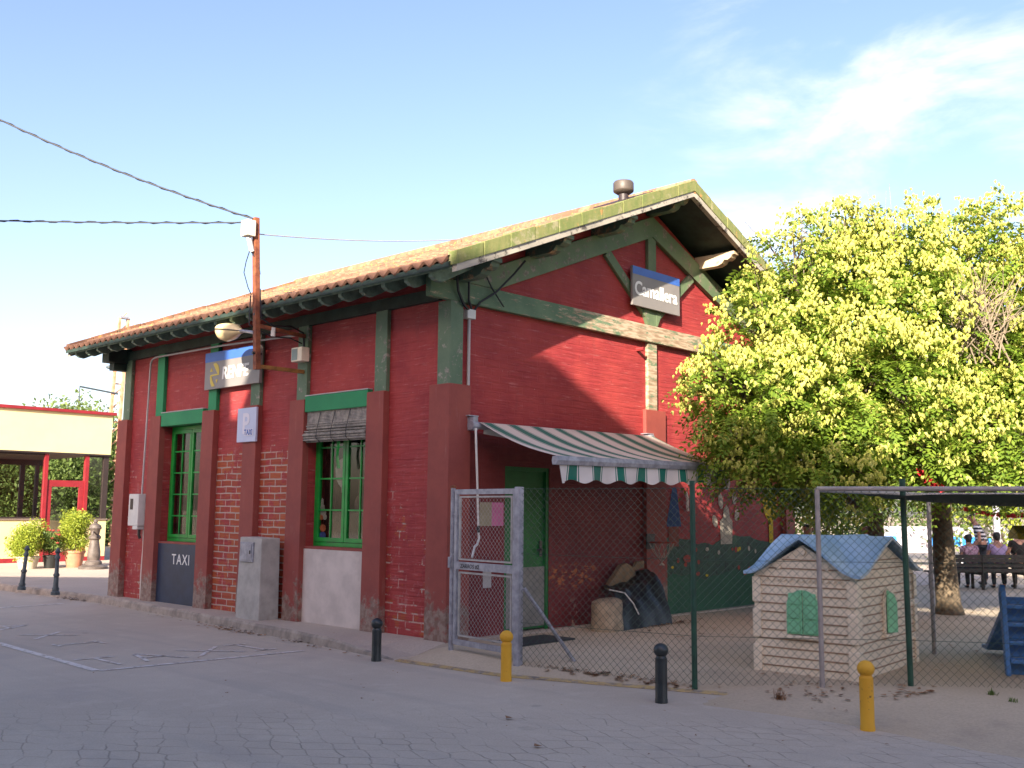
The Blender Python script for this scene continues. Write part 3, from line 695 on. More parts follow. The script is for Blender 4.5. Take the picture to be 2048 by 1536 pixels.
# windows
def window(y0, y1, z0, z1, rows_, curtain):
    xf = .13; r = MB(); t_ = .06
    r.box((xf, y0, z0), (xf + .07, y0 + t_, z1)); r.box((xf, y1 - t_, z0), (xf + .07, y1, z1)); r.box((xf, y0 + t_, z0), (xf + .07, y1 - t_, z0 + t_)); r.box((xf, y0 + t_, z1 - t_), (xf + .07, y1 - t_, z1))
    win = r.build('window', M['green_window'], ST, bevel=.004)
    ym = (y0 + y1) / 2
    for a, b in ((y0 + t_, ym - .004), (ym + .004, y1 - t_)):
        r = MB(); zz0, zz1 = z0 + t_ + .003, z1 - t_ - .003; w = .055; xs = xf - .012
        r.box((xs, a + .002, zz0), (xs + .05, a + w, zz1)); r.box((xs, b - w, zz0), (xs + .05, b - .002, zz1)); r.box((xs, a + w, zz0), (xs + .05, b - w, zz0 + w)); r.box((xs, a + w, zz1 - w), (xs + .05, b - w, zz1))
        r.box((xs + .01, (a + b) / 2 - .011, zz0 + w), (xs + .04, (a + b) / 2 + .011, zz1 - w))
        for k in range(1, rows_):
            zk = zz0 + (zz1 - zz0) * k / rows_; r.box((xs + .012, a + w, zk - .011), (xs + .038, (a + b) / 2 - .0112, zk + .011)); r.box((xs + .012, (a + b) / 2 + .0112, zk - .011), (xs + .038, b - w, zk + .011))
        r.build('sash', M['green_window'], win, bevel=.002)
        r = MB(); r.box((xs + .022, a + w - .01, zz0 + w - .01), (xs + .026, b - w + .01, zz1 - w + .01)); r.build('pane', M['glass'], win)
    return win
w1 = window(5.56, 6.90, 1.092, 2.97, 5, False)
w2 = window(1.464, 2.845, 1.135, 2.97, 4, True)
def drape(y0, y1, z0, z1, x, win, name='curtain'):
    r = MB(); n_ = 60; vs = []
    for i in range(n_ + 1):
        yv = y0 + (y1 - y0) * i / n_; xo = x + .018 * math.sin(i * 1.15) + .01 * math.sin(i * .37); vs += [(xo, yv, z0), (xo + .01, yv, z1)]
    r.add(vs, [(2 * i, 2 * i + 2, 2 * i + 3, 2 * i + 1) for i in range(n_)]); r.build(name, M['curtain'], win, smooth=True, fix=False)
drape(5.60, 6.88, 1.1, 2.95, .27, w1); drape(1.48, 2.05, 1.14, 2.95, .27, w2); drape(2.28, 2.62, 1.14, 2.95, .29, w2)
# cut-out decorations stuck inside the window
def blob(name, pts, x, mat, parent, th=.003):
    r = MB(); r.prism(pts, 'x', x, x + th); return r.build(name, mat, parent)
def oval(cy, cz, ry, rz, n=16, rot=0): return [(cy + ry * math.cos(t) * math.cos(rot) - rz * math.sin(t) * math.sin(rot), cz + ry * math.cos(t) * math.sin(rot) + rz * math.sin(t) * math.cos(rot)) for t in [2 * math.pi * k / n for k in range(n)]]
b = blob('paper_balloon', [(2.24 + .0, 2.33), (2.34, 2.30), (2.41, 2.20), (2.40, 2.06), (2.33, 1.97), (2.27, 1.93), (2.26, 1.86), (2.23, 1.86), (2.235, 1.94), (2.2, 1.99), (2.2, 2.31)], .148, M['mural_pale'], w2)
for (cy, cz, ry, rz, mt) in ((2.68, 1.66, .05, .05, 'mural_pale'), (2.66, 1.60, .07, .05, 'mural_pale'), (2.69, 1.73, .03, .06, 'mural_pale'), (2.70, 1.53, .045, .045, 'sticker_orange'), (2.62, 1.53, .045, .04, 'mural_pale'), (2.66, 1.38, .07, .05, 'sticker_orange'), (2.66, 1.28, .075, .05, 'sticker_blue'), (1.78, 1.70, .20, .16, 'curtain')):
    blob('window_sticker', oval(cy, cz, ry, rz), .1485 + .0006 * (cz * 10 % 1), M[mt], w2, .0005)
# mural painted low on the gable
def paint(name, pts, mat, y=-.004, th=.003):
    r = MB(); r.prism(pts, 'y', y - th, y); return r.build(name, mat, mural)
grass_top = [(4.46 + .22 * i, .66 + .05 * math.sin(i * .9) + .03 * math.sin(i * 2.3)) for i in range(17)]
hill = [(4.46 + .22 * i, 1.20 + .06 * math.sin(i * .7 + 1) + .025 * math.sin(i * 2.9)) for i in range(17)]
r = MB(); r.prism([(4.46, .66), (4.46, G)] + [(W_ - .23, G)] + [(x, z) for x, z in reversed(grass_top) if x < W_ - .23], 'y', -.007, -.002); mural = r.build('mural', M['mural_green'], ST)
paint('hedge', [(x, z) for x, z in hill if x < W_ - .23] + [(x, z + .002) for x, z in reversed(grass_top) if x < W_ - .23], M['mural_dark'])
paint('tower_top', [(4.50, 1.42), (4.90, 1.42), (4.83, 1.75), (4.79, 1.98), (4.74, 2.02), (4.67, 2.0), (4.60, 1.75)], M['mural_blue'])
paint('tower_base', [(4.56, 1.12), (4.82, 1.12), (4.82, 1.418), (4.56, 1.418)], M['mural_brown'], -.008)
paint('flower_pot', [(6.02, 1.13), (6.36, 1.13), (6.38, 1.5), (6.3, 1.56), (6.27, 1.7), (6.2, 1.76), (6.12, 1.7), (6.1, 1.56), (6.0, 1.5)], M['mural_pale'], -.008)
for cx_, cz_, rx_, rz_, rt_ in ((6.22, 2.12, .11, .12, 0), (6.03, 1.82, .07, .13, .2), (6.46, 1.87, .07, .10, -.2), (5.85, 1.50, .07, .10, .5), (6.52, 1.60, .07, .10, -.3)):
    paint('petal', oval(cx_, cz_, rx_, rz_, 16, rt_), M['mural_pale'], -.008)
paint('balloon', oval(7.62, 1.83, .24, .33, 20), M['mural_yellow'], -.008); paint('balloon_stalk', [(7.56, 1.13), (7.70, 1.13), (7.70, 1.52), (7.56, 1.52)], M['mural_yellow'], -.0115)
rr = random.Random(3)
for k in range(26):
    paint('painted_flower', oval(rr.uniform(4.6, 7.8), rr.uniform(.62, 1.08), .02 + rr.random() * .035, .02 + rr.random() * .03, 8), M[rr.choice(['mural_red', 'mural_yellow', 'mural_red', 'mural_pale'])], -.0085 - .0002 * k)
paint('painted_mushroom', oval(5.05, .93, .12, .06, 10), M['mural_red'], -.0142)

# roof vent
q = MB(); q.tube([(3.55, .05, 6.02), (3.55, .05, 6.42)], .075, 14); vp = q.build('roof_vent', M['vent_pipe'], ST, smooth=True)
q = MB(); q.lathe((3.55, .05, 6.36), [(.05, 0), (.10, .01), (.15, .045), (.155, .06), (.155, .17), (.14, .195), (.06, .20)], 24); q.build('vent_cap', M['vent_metal'], vp, smooth=True)
q = MB(); q.add([(3.2, -.2, roof_under(3.2) + .225), (3.95, -.2, roof_under(3.95) + .225), (3.95, .35, roof_under(3.95) + .225), (3.2, .35, roof_under(3.2) + .225), (3.2, -.2, roof_under(3.2) + .245), (3.95, -.2, roof_under(3.95) + .25), (3.95, .35, roof_under(3.95) + .25), (3.2, .35, roof_under(3.2) + .245)], [(0, 3, 2, 1), (4, 5, 6, 7), (0, 1, 5, 4), (1, 2, 6, 5), (2, 3, 7, 6), (3, 0, 4, 7)])
q.build('vent_flashing', M['vent_pipe'], vp)

# ------------------------------------------------------------ signs
S1 = empty('station_operator_sign', (-.09, 4.72, 3.46), 'grey and blue RENFE sign with yellow emblem on the street wall', 'sign')
q = MB(); q.box((-.125, 3.95, 3.47), (-.075, 5.49, 4.05)); q.build('panel', M['sign_grey'], S1, bevel=.006)
q = MB(); q.box((-.128, 3.953, 3.90), (-.1255, 5.487, 4.047)); q.build('blue_band', M['sign_blue'], S1)
text('RENFE', .26, M['white_paint'], S1, (-.129, 4.98, 3.61), (0, -1, 0), (0, 0, 1), extrude=.002, offset=.007, shear=.06, sx=1.0)
def emb(pts):   # emblem coordinates: u to the right as read, v up
    q.prism([(5.36 - u, 3.51 + v) for u, v in pts], 'x', -.131, -.1285)
q = MB()
emb([(.12, .355), (.20, .365), (.27, .32), (.30, .25), (.30, .195), (.26, .185), (.245, .20)])
emb([(.04, .155), (.05, .185), (.30, .192), (.30, .170), (.085, .160)])
emb([(.035, .155), (.085, .16), (.11, .09), (.185, .005), (.10, -.005), (.05, .06)])
emb([(.03, .235), (.11, .235), (.075, .30)]); emb([(.20, .10), (.27, .105), (.235, .045)])
q.build('emblem', M['sign_yellow'], S1)
for y in (4.2, 5.3):
    q = MB(); q.box((-.074, y - .02, 3.55), (-.001, y + .02, 3.60)); q.build('bracket', M['galv'], S1)
S2 = empty('station_name_sign', (4.14, -.1, 4.66), 'grey Camallera station name sign with blue top edge on the gable timbers', 'sign')
q = MB(); q.box((3.53, -.125, 4.66), (4.75, -.087, 5.25)); q.build('panel', M['sign_grey'], S2, bevel=.004)
q = MB(); q.box((3.532, -.1275, 5.13), (4.748, -.1255, 5.248)); q.build('blue_band', M['sign_blue'], S2)
text('Camallera', .285, M['white_paint'], S2, (3.575, -.129, 4.83), (1, 0, 0), (0, 0, 1), extrude=.002, offset=.007, sx=.95)
S3 = empty('parking_sign', (-.1, 4.22, 2.61), 'pale blue parking sign with white P and small TAXI plate', 'sign')
q = MB(); q.box((-.135, 3.975, 2.61), (-.099, 4.475, 3.115)); q.build('panel', M['sign_pale'], S3, bevel=.006)
text('P', .42, M['sign_white'], S3, (-.138, 4.335, 2.74), (0, -1, 0), (0, 0, 1), extrude=.0015, offset=.010, sx=.9)
q = MB(); q.box((-.1405, 4.03, 2.70), (-.1395, 4.27, 2.80)); q.build('plate', M['sign_white'], S3)
text('TAXI', .115, M['sticker_blue'], S3, (-.1415, 4.27, 2.712), (0, -1, 0), (0, 0, 1), extrude=.001, offset=.003, sx=.86)

# ------------------------------------------------------------ fixtures on the walls
def cable(mb_, pts, r=.008, n=5): mb_.tube(pts, r, n)
q = MB(); cable(q, [(-.125, 7.34, 1.86), (-.125, 7.30, 3.2), (-.125, 7.27, 4.05), (-.125, 7.22, 4.12), (-.125, 7.1, 4.15), (-.125, 5.0, 4.13), (-.125, 3.0, 4.07)], .016, 8)
EM = empty('electricity_meter', (-.1, 7.5, 1.29), 'white plastic electricity meter box with grey conduit running up under the eaves', 'meter box')
q.build('conduit', M['grey_plastic'], EM, smooth=True)
q = MB(); q.box((-.19, 7.32, 1.33), (-.02, 7.66, 1.86)); q.box((-.185, 7.34, 1.27), (-.03, 7.5, 1.329)); q.build('case', M['white_plastic'], EM, bevel=.012)
q = MB(); q.box((-.194, 7.50, 1.60), (-.1905, 7.60, 1.78)); q.build('display', M['dark_frame'], EM)
q = MB(); q.tube([(-.1, 7.42, 1.27), (-.1, 7.42, 1.18), (-.08, 7.42, 1.12)], .025, 8); q.build('cable_gland', M['dark_frame'], EM)
q = MB(); q.prism([(7.36, G), (7.46, G), (7.48, .5), (7.45, 1.0), (7.47, 1.28), (7.38, 1.28), (7.36, .8), (7.33, .4)], 'x', -.012, -.001); q.build('plaster_chase', M['render_patch'], EM)
JB = empty('alarm_box', (-.1, 2.9, 3.7), 'cream alarm box with green tinted cover on the timber post', 'alarm box')
q = MB(); q.box((-.20, 2.80, 3.68), (-.066, 3.05, 3.88)); q.build('case', M['cream_plastic'], JB, bevel=.012)
q = MB(); q.box((-.206, 2.90, 3.70), (-.2005, 3.03, 3.86)); q.build('cover', M['green_glass_door'], JB, bevel=.002)
GB = empty('cable_pipe', (.27, -.05, 3.2), 'white box and grey pipe with loose black cables at the gable corner', 'cable pipe')
q = MB(); q.box((.20, -.09, 3.98), (.34, -.003, 4.10)); q.build('case', M['white_plastic'], GB, bevel=.01)
q = MB(); q.tube([(.27, -.04, 3.98), (.27, -.04, 3.16)], .02, 8); q.build('pipe', M['grey_plastic'], GB, smooth=True)
q = MB(); cable(q, [(.24, -.07, 4.08), (.10, -.11, 4.14), (-.02, -.14, 4.28), (-.06, -.16, 4.45), (.0, -.3, 4.55)], .018); cable(q, [(.28, -.07, 4.1), (.18, -.12, 4.2), (.16, -.14, 4.38), (.10, -.2, 4.55)], .016)
cable(q, [(.32, -.06, 4.08), (.38, -.12, 4.2), (.62, -.16, 4.36), (.85, -.25, 4.62), (.9, -.4, 4.78)], .014); cable(q, [(.42, -.13, 4.62), (.55, -.14, 4.42), (.78, -.14, 4.2)], .010)
q.build('loose_cable', M['cable'], GB, smooth=True)
q = MB(); q.tube([(3.79, -.001, 4.03), (3.79, -.13, 4.03)], .03, 8); tag(q.build('wall_stub', M['brick'], None, origin=(3.79, 0, 4.03)), 'short red painted iron stub sticking out of the gable wall', 'wall stub')
# bamboo blind
RB = empty('roller_blind', (-.03, 2.15, 2.55), 'weathered grey bamboo roll-up blind, half raised over the window', 'blind')
q = MB(); z = 2.965
while z > 2.72: q.tube([(-.045, 1.50, z), (-.045, 2.82, z + .004)], .0105, 6); z -= .019
for k in range(26):
    a_ = k * .95; rr_ = .014 + .0022 * k; q.tube([(-.05 + rr_ * math.cos(a_), 1.475, 2.63 + rr_ * math.sin(a_) * 1.15), (-.05 + rr_ * math.cos(a_), 2.835, 2.635 + rr_ * math.sin(a_) * 1.15)], .011, 5)
for k in range(20):
    a_ = k * 1.1; rr_ = .010 + .0018 * k; q.tube([(-.03 + rr_ * math.cos(a_), 1.50, 2.76 + rr_ * math.sin(a_)), (-.03 + rr_ * math.cos(a_), 2.82, 2.763 + rr_ * math.sin(a_))], .010, 5)
M['bamboo'] = simple('grey_bamboo', (.27, .255, .235), .7, .3, 14, .2, col2=(.40, .36, .31)); q.build('slats', M['bamboo'], RB, smooth=True)
q = MB()
for y in (1.85, 2.18, 2.5): q.tube([(-.06, y, 2.96), (-.125, y, 2.70), (-.13, y, 2.60), (-.06, y, 2.54)], .006, 4)
q.build('cord', M['cable'], RB)
q = MB()
for a_, b_ in ((0, .02), (.03, -.02), (-.02, .05)): q.tube([(-.03, 2.12 + a_, 2.56), (-.03, 2.12 + a_ * 2 + b_, 2.35), (-.03, 2.1 + a_, 2.18)], .008, 4)
q.build('tie_cord', M['green_window'], RB)

# rusty pole on a wall bracket, lamp and cables
UP = empty('wall_pole', (-.81, 2.93, 3.55), 'rusty steel pole held off the street wall by an angle bracket', 'pole')
q = MB(); q.bar((-.82, 2.93, 3.50), (-.93, 2.93, 5.58), .075, .075, (1, 0, 0)); q.build('pole', M['rust'], UP, bevel=.004)
q = MB(); q.bar((-.85, 2.93, 3.545), (-.06, 2.93, 3.545), .05, .05); q.build('bracket', M['ochre_iron'], UP)
q = MB(); q.bar((-.86, 2.93, 4.10), (-.06, 2.93, 4.05), .05, .05); q.build('bracket', M['rust'], UP)
q = MB(); q.box((-1.10, 2.86, 5.30), (-.965, 3.02, 5.52)); q.build('junction_box', M['cream_plastic'], UP, bevel=.008)
q = MB(); q.tube([(-1.03, 2.93, 5.3), (-1.0, 2.93, 5.2), (-.97, 2.93, 5.1)], .035, 8); q.build('cable_sleeve', M['white_plastic'], UP, smooth=True)
q = MB(); cable(q, [(-1.0, 2.93, 5.12), (-1.04, 2.95, 4.95), (-1.06, 2.96, 4.8), (-1.0, 2.94, 4.6), (-.95, 2.93, 4.5)], .007)
cable(q, [(-.98, 2.93, 5.1), (-.88, 2.9, 4.95), (-.85, 2.9, 4.8)], .010); cable(q, [(-.84, 2.9, 4.6), (-.82, 2.88, 4.2), (-.6, 2.9, 4.12), (-.3, 2.93, 4.16), (-.08, 2.95, 4.1), (-.07, 2.93, 3.9)], .014)
cable(q, [(-.95, 2.95, 4.5), (-.94, 2.97, 4.1), (-.6, 2.95, 3.98), (-.3, 2.95, 4.0), (-.08, 2.97, 3.95)], .010); q.build('cable', M['cable'], UP, smooth=True)
q = MB(); q.tube([(-.60, 2.91, 4.10), (-.60, 2.91, 3.98)], .032, 10); q.build('photocell', M['white_plastic'], UP, smooth=True)
for zz in (3.72, 4.25): 
    q = MB(); q.tube([(-.90, 2.93, zz), (-.76, 2.93, zz)], .02, 6); q.build('bolt', M['black_bollard'], UP)
SL_ = empty('street_lamp', (-.74, 3.4, 4.05), 'yellowed cobra head street lamp beside the rusty pole', 'street lamp')
q = MB(); q.tube([(-.88, 2.95, 4.00), (-.82, 3.2, 4.05), (-.74, 3.55, 4.115)], .022, 8); q.build('arm', M['galv'], SL_, smooth=True)
def head(yoff):
    A = Vector((-.74, 3.46, 4.10)); Bv = Vector((-.70, 4.14, 4.20)); ax = (Bv - A).normalized(); sdv = Vector((1, 0, 0)); sdv = (sdv - ax * sdv.dot(ax)).normalized(); u_ = sdv.cross(ax)
    if u_.z < 0: u_ = -u_
    return A, Bv, ax, sdv, u_
A, Bv, ax, sdv, u_ = head(0); Lh = (Bv - A).length
stn = [(0, .035, .03, .03), (.14, .05, .045, .045), (.26, .10, .085, .08), (.42, .145, .10, .13), (.62, .155, .10, .16), (.80, .14, .09, .145), (.93, .10, .06, .10), (1.0, .04, .025, .04)]
for nm, mt, part in (('lamp_shell', 'lamp_cream', 1), ('lens', 'lamp_cream', -1)):
    q = MB(); n_ = 12; vs = []
    for s_, w, h1, h2 in stn:
        for k in range(n_ + 1):
            t = math.pi * k / n_; hh = h1 if part > 0 else h2
            vs.append(A + ax * Lh * s_ + sdv * w * math.cos(t) * (1 if part > 0 else .93) + u_ * part * (hh * math.sin(t) + (.004 if part < 0 else 0)))
    fs = [(i * (n_ + 1) + k, (i + 1) * (n_ + 1) + k, (i + 1) * (n_ + 1) + k + 1, i * (n_ + 1) + k + 1) for i in range(len(stn) - 1) for k in range(n_)]
    q.add(vs, fs); q.build(nm, M[mt], SL_, smooth=True)
q = MB(); vs = [A + ax * Lh * s_ + sdv * w * sg * 1.02 + u_ * dz for s_, w, h1, h2 in stn for sg in (-1, 1) for dz in (-.008, .006)]
q.add(vs, [(4 * i + 0, 4 * i + 4, 4 * i + 5, 4 * i + 1) for i in range(7)] + [(4 * i + 2, 4 * i + 6, 4 * i + 7, 4 * i + 3) for i in range(7)]); q.build('seam', M['dark_frame'], SL_)
def wire(name, label, P, Q, sag, r=.014, twist=True, cat='cable', group='overhead cables'):
    P = Vector(P); Q = Vector(Q); pts = []; n_ = 46
    for i in range(n_ + 1):
        t = i / n_; p = P.lerp(Q, t); p.z -= sag * 4 * t * (1 - t); pts.append(p)
    q = MB()
    q.tube(pts, r, 6)
    if twist:
        ln = (Q - P).length; m_ = int(ln / .09); tp = []
        for i in range(m_ + 1):
            t = i / m_; p = P.lerp(Q, t); p.z -= sag * 4 * t * (1 - t); a_ = i * 1.6; tp.append(p + Vector((math.cos(a_) * .006, 0, math.sin(a_) * .016)))
        q.tube(tp, r * .75, 4)
    o = q.build(name, M['cable'], None, smooth=True, origin=P); return tag(o, label, cat, group)
wire('overhead_cable', 'upper twisted black cable sagging from the pole top to the upper left', (-.98, 2.93, 5.56), (-.98 + (-3.43 + .98) * 1.5 , 2.93 + (5.45 - 2.93) * 1.5, 5.56 + (6.94 - 5.56) * 1.62), .16, .011)
wire('overhead_cable', 'lower black cable running level from the pole top to the left', (-1.0, 2.93, 5.50), (-1.0 + (-3.29 + 1.0) * 1.5, 2.93 + (5.56 - 2.93) * 1.5, 5.50 + (5.52 - 5.50) * 1.5 + .06), .03, .009)
w3 = wire('overhead_cable', 'thin grey cable passing right from the pole behind the roof', (-.9, 2.93, 5.36), tuple(W(1000, 472, 19.5)), .10, .008, False)
w3.data.materials[0] = M['grey_plastic']

# concrete meter pillar
CP = empty('concrete_pillar_cabinet', (-.3, 3.55, G), 'grey concrete pillar with small metal meter door against the street wall', 'utility pillar')
q = MB(); q.add([(-.42, 3.28, G - .02), (-.10, 3.28, G - .02), (-.10, 3.86, G - .02), (-.42, 3.86, G - .02), (-.40, 3.30, 1.23), (-.10, 3.30, 1.23), (-.10, 3.84, 1.24), (-.40, 3.84, 1.24)], [(0, 3, 2, 1), (4, 5, 6, 7), (0, 1, 5, 4), (1, 2, 6, 5), (2, 3, 7, 6), (3, 0, 4, 7)])
q.build('pillar', M['concrete'], CP, bevel=.014)
q = MB(); q.box((-.425, 3.47, .90), (-.398, 3.80, 1.17)); q.build('door_frame', M['galv'], CP, bevel=.004)
q = MB(); q.box((-.432, 3.50, .925), (-.4255, 3.77, 1.145)); dd_ = q.build('door', M['galv'], CP, bevel=.003)
q = MB(); q.box((-.440, 3.52, 1.01), (-.4325, 3.54, 1.06)); q.build('lock', M['dark_frame'], dd_)

# ------------------------------------------------------------ awning
AW = empty('awning', (2.0, -.1, 2.67), 'green and white striped retractable awning over the yard door', 'awning')
ax0, ax1 = .33, 3.92; yb, zb = -1.55, 2.20; fx1 = 3.74; fx0 = .22
q = MB(); q.tube([(ax0 - .1, -.16, 2.66), (ax1 + .05, -.16, 2.70)], .045, 12); q.build('roller', M['galv'], AW, smooth=True)
q = MB(); vs = []; nu, nv = 70, 14
for i in range(nu + 1):
    for j in range(nv + 1):
        u = i / nu; v = j / nv; x = (ax0 + (ax1 - ax0) * u) * (1 - v) + (fx0 + (fx1 - fx0) * u) * v
        y = -.19 + (yb + .19) * v; z = (2.70 + .04 * u) * (1 - v) + (zb + .045 + .045 * u) * v - .055 * math.sin(math.pi * v) + .006 * math.sin(u * 40) * math.sin(math.pi * v)
        vs.append((x, y, z))
q.add(vs, [(i * (nv + 1) + j, (i + 1) * (nv + 1) + j, (i + 1) * (nv + 1) + j + 1, i * (nv + 1) + j + 1) for i in range(nu) for j in range(nv)])
q.build('fabric', M['awning'], AW, smooth=True, fix=False)
q = MB(); q.prism([(yb - .03, -.05), (yb + .03, -.05), (yb + .04, 0), (yb + .03, .045), (yb - .03, .05), (yb - .045, 0)], 'x', fx0 - .08, fx1 + .06)
q.v = [(v[0], v[1], v[2] + zb + .045 * (v[0] - fx0) / (fx1 - fx0)) for v in q.v]; q.build('front_bar', M['galv'], AW, bevel=.006)
q = MB(); vs = []
for i in range(141):
    u = i / 140; x = fx0 + .0 + (fx1 - fx0) * u; zt = zb - .045 + .045 * u; wv = .03 * math.sin(u * 34) ; dp = .185 + .022 * math.cos(u * 2 * math.pi * 8.1 * 1.0)
    for j in range(7):
        v = j / 6; vs.append((x + wv * v * .55 + .05 * v * (u < .02) , yb - .005 + wv * v * .8, zt - dp * v))
q.add(vs, [(i * 7 + j, (i + 1) * 7 + j, (i + 1) * 7 + j + 1, i * 7 + j + 1) for i in range(140) for j in range(6)]); q.build('valance', M['valance'], AW, smooth=True, fix=False)
for xw, xe, xm in ((.45, .6, 1.5), (3.72, 3.3, 2.6)):
    q = MB(); q.bar((xw, -.14, 2.60), (xm, -.72, 2.42), .035, .06); q.bar((xm, -.72, 2.42), (xe, yb + .04, 2.22), .03, .05); q.build('arm', M['white_plastic'] if xw < 1 else M['galv'], AW, bevel=.004)
for x in (ax0 - .08, ax1 - .02):
    q = MB(); q.box((x - .04, -.20, 2.60), (x + .04, -.001, 2.76)); q.box((x - .07, -.15, 2.77), (x + .10, -.03, 2.785)); q.tube([(x - .05, -.16, 2.66), (x + .05, -.16, 2.66)], .06, 10); q.build('wall_bracket', M['galv'], AW, bevel=.004)
q = MB(); q.tube([(.20, -.25, 2.62), (.235, -.25, 2.05), (.265, -.25, 1.46)], .014, 8); q.build('crank_rod', M['white_plastic'], AW, smooth=True)
q = MB(); q.tube([(.265, -.25, 1.46), (.27, -.25, 1.38)], .018, 8); q.build('crank_joint', M['black_bollard'], AW)
q = MB(); q.tube([(.27, -.25, 1.38), (.272, -.26, 1.31), (.20, -.30, 1.24), (.12, -.34, 1.22), (.02, -.40, 1.10)], .014, 8); q.build('crank_handle', M['white_plastic'], AW, smooth=True)

# ------------------------------------------------------------ fence and gate
def post_tube(q, x, y, z0, z1, r, n=10): q.tube([(x, y, z0), (x, y, z1)], r, n)
def chain_mesh(q, A, B, z0, z1, cell=.072, r=.0018):
    """diagonal wires woven between z0 and z1 over the segment A-B"""
    A = Vector((A[0], A[1], 0)); B = Vector((B[0], B[1], 0)); Ln = (B - A).length; d_ = (B - A) / Ln; nrm = Vector((-d_.y, d_.x, 0)); H = z1 - z0; asp = 1.0
    k = -int(H / cell) - 1
    for sg in (1, -1):
        s0 = k * cell
        while s0 < Ln + H:
            # line: s = s0 + t (sg>0) for t in 0..H ; s = s0 + H - t otherwise
            if sg > 0: ta, tb = max(0, -s0), min(H, Ln - s0)
            else: ta, tb = max(0, s0 + H - Ln), min(H, s0 + H)
            if tb > ta + .01:
                m_ = max(2, int((tb - ta) / .25)); pts = []
                for i in range(m_ + 1):
                    t = ta + (tb - ta) * i / m_; s_ = s0 + t if sg > 0 else s0 + H - t
                    bul = .010 * noise.noise(Vector((s_ * 1.3, t * 1.3, A.x)))
                    pts.append(A + d_ * s_ + Vector((0, 0, z0 + t)) + nrm * (bul + .0015 * sg))
                q.tube(pts, r, 3, cap=False)
            s0 += cell
GT = empty('yard_gate', (-.45, -1.1, .1), 'grey steel gate with chain link panels beside the corner pilaster', 'gate')
gA = Vector((-.36, -.47, 0)); gB = Vector((-.50, -1.62, 0)); gd = (gB - gA).normalized()
q = MB(); q.tube([tuple(gA) [:2] + (.02,), tuple(gA)[:2] + (1.90,)], .028, 10); q.build('post', M['galv'], GT, smooth=True)
q = MB(); q.bar((gB.x, gB.y, .02), (gB.x, gB.y, 1.89), .07, .07, (1, 0, 0)); q.build('post', M['galv'], GT, bevel=.004)
p0 = gA + gd * .075; p1 = gB - gd * .06
q = MB()
def gbar(a, b, w=.035, h=.05): q.bar(a, b, w, h)
for p in (p0, p1): q.bar((p.x, p.y, .17), (p.x, p.y, 1.87), .05, .035, (-gd.y, gd.x, 0))
for zz in (.195, 1.03, 1.845): q.bar((p0.x, p0.y, zz), (p1.x, p1.y, zz), .034, .058 if zz != 1.03 else .085)
q.build('leaf_frame', M['galv'], GT, bevel=.003)
for z0, z1 in ((.27, .955), (1.10, 1.79)):
    q = MB(); a = p0 + gd * .065; b = p1 - gd * .055
    for za, zb_ in ((z0, z0), (z1, z1)): q.bar((a.x, a.y, za), (b.x, b.y, za), .02, .02)
    for pp in (a, b): q.bar((pp.x, pp.y, z0), (pp.x, pp.y, z1), .02, .02, (1, 0, 0))
    fr_ = q.build('panel_frame', M['mesh_light'], GT)
    q = MB(); chain_mesh(q, (a.x, a.y), (b.x, b.y), z0, z1, .062, .0016); q.build('wire_mesh', M['mesh_light'], fr_, fix=False)
q = MB()
for zz in (.5, 1.15, 1.6): q.tube([(gA.x, gA.y, zz), (p0.x, p0.y, zz)], .014, 6)
q.box((gA.x - .05, gA.y - .02, 1.0), (gA.x - .02, gA.y + .02, 1.12)); q.build('hinge', M['galv'], GT)
q = MB(); q.lathe((gA.x, gA.y, 1.89), [(.034, 0), (.036, .02), (.012, .035)], 10); q.build('post_cap', M['rust'], GT)
nrm = Vector((gd.y, -gd.x, 0)); nrm = nrm if nrm.x < 0 else -nrm
po = p0 + gd * .10 + nrm * .0185; text('ZARROS #2', .062, M['black_marker'], GT, (po.x, po.y, 1.008), tuple(gd), (0, 0, 1), name='graffiti', extrude=.0005, offset=.001, shear=.1, sx=1.05)
# chain link fence
FC = [(-.50, -1.66), (-.14, -3.52), (1.05, -5.05), (2.1, -6.6), (3.0, -8.2)]
FN = empty('chain_link_fence', (-.14, -3.52, .1), 'dark green chain link fence round the play yard', 'fence')
FT = 1.88
for i, (A_, B_) in enumerate(zip(FC, FC[1:])):
    q = MB(); chain_mesh(q, A_, B_, .06, FT, .076, .0019); q.build('wire_mesh', M['mesh_green'], FN, fix=False)
    q = MB()
    for zz in (.5, 1.2, FT - .01): q.tube([(A_[0], A_[1], zz), ((A_[0] + B_[0]) / 2, (A_[1] + B_[1]) / 2, zz - .004), (B_[0], B_[1], zz)], .0022, 4)
    q.build('tension_wire', M['mesh_green'], FN)
for (x, y), zt, mt in zip(FC[1:], (1.94, 1.97, 1.95, 1.95), ('post_green',) * 4):
    q = MB(); q.tube([(x, y, -.02), (x - (.02 if y < -5 else 0), y, zt)], .026, 12); q.build('post', M[mt], FN, smooth=True)
q = MB(); q.tube([(-.50, -1.70, .85), (-.03, -1.98, .10)], .02, 10); q.build('brace_strut', M['galv'], FN, smooth=True)

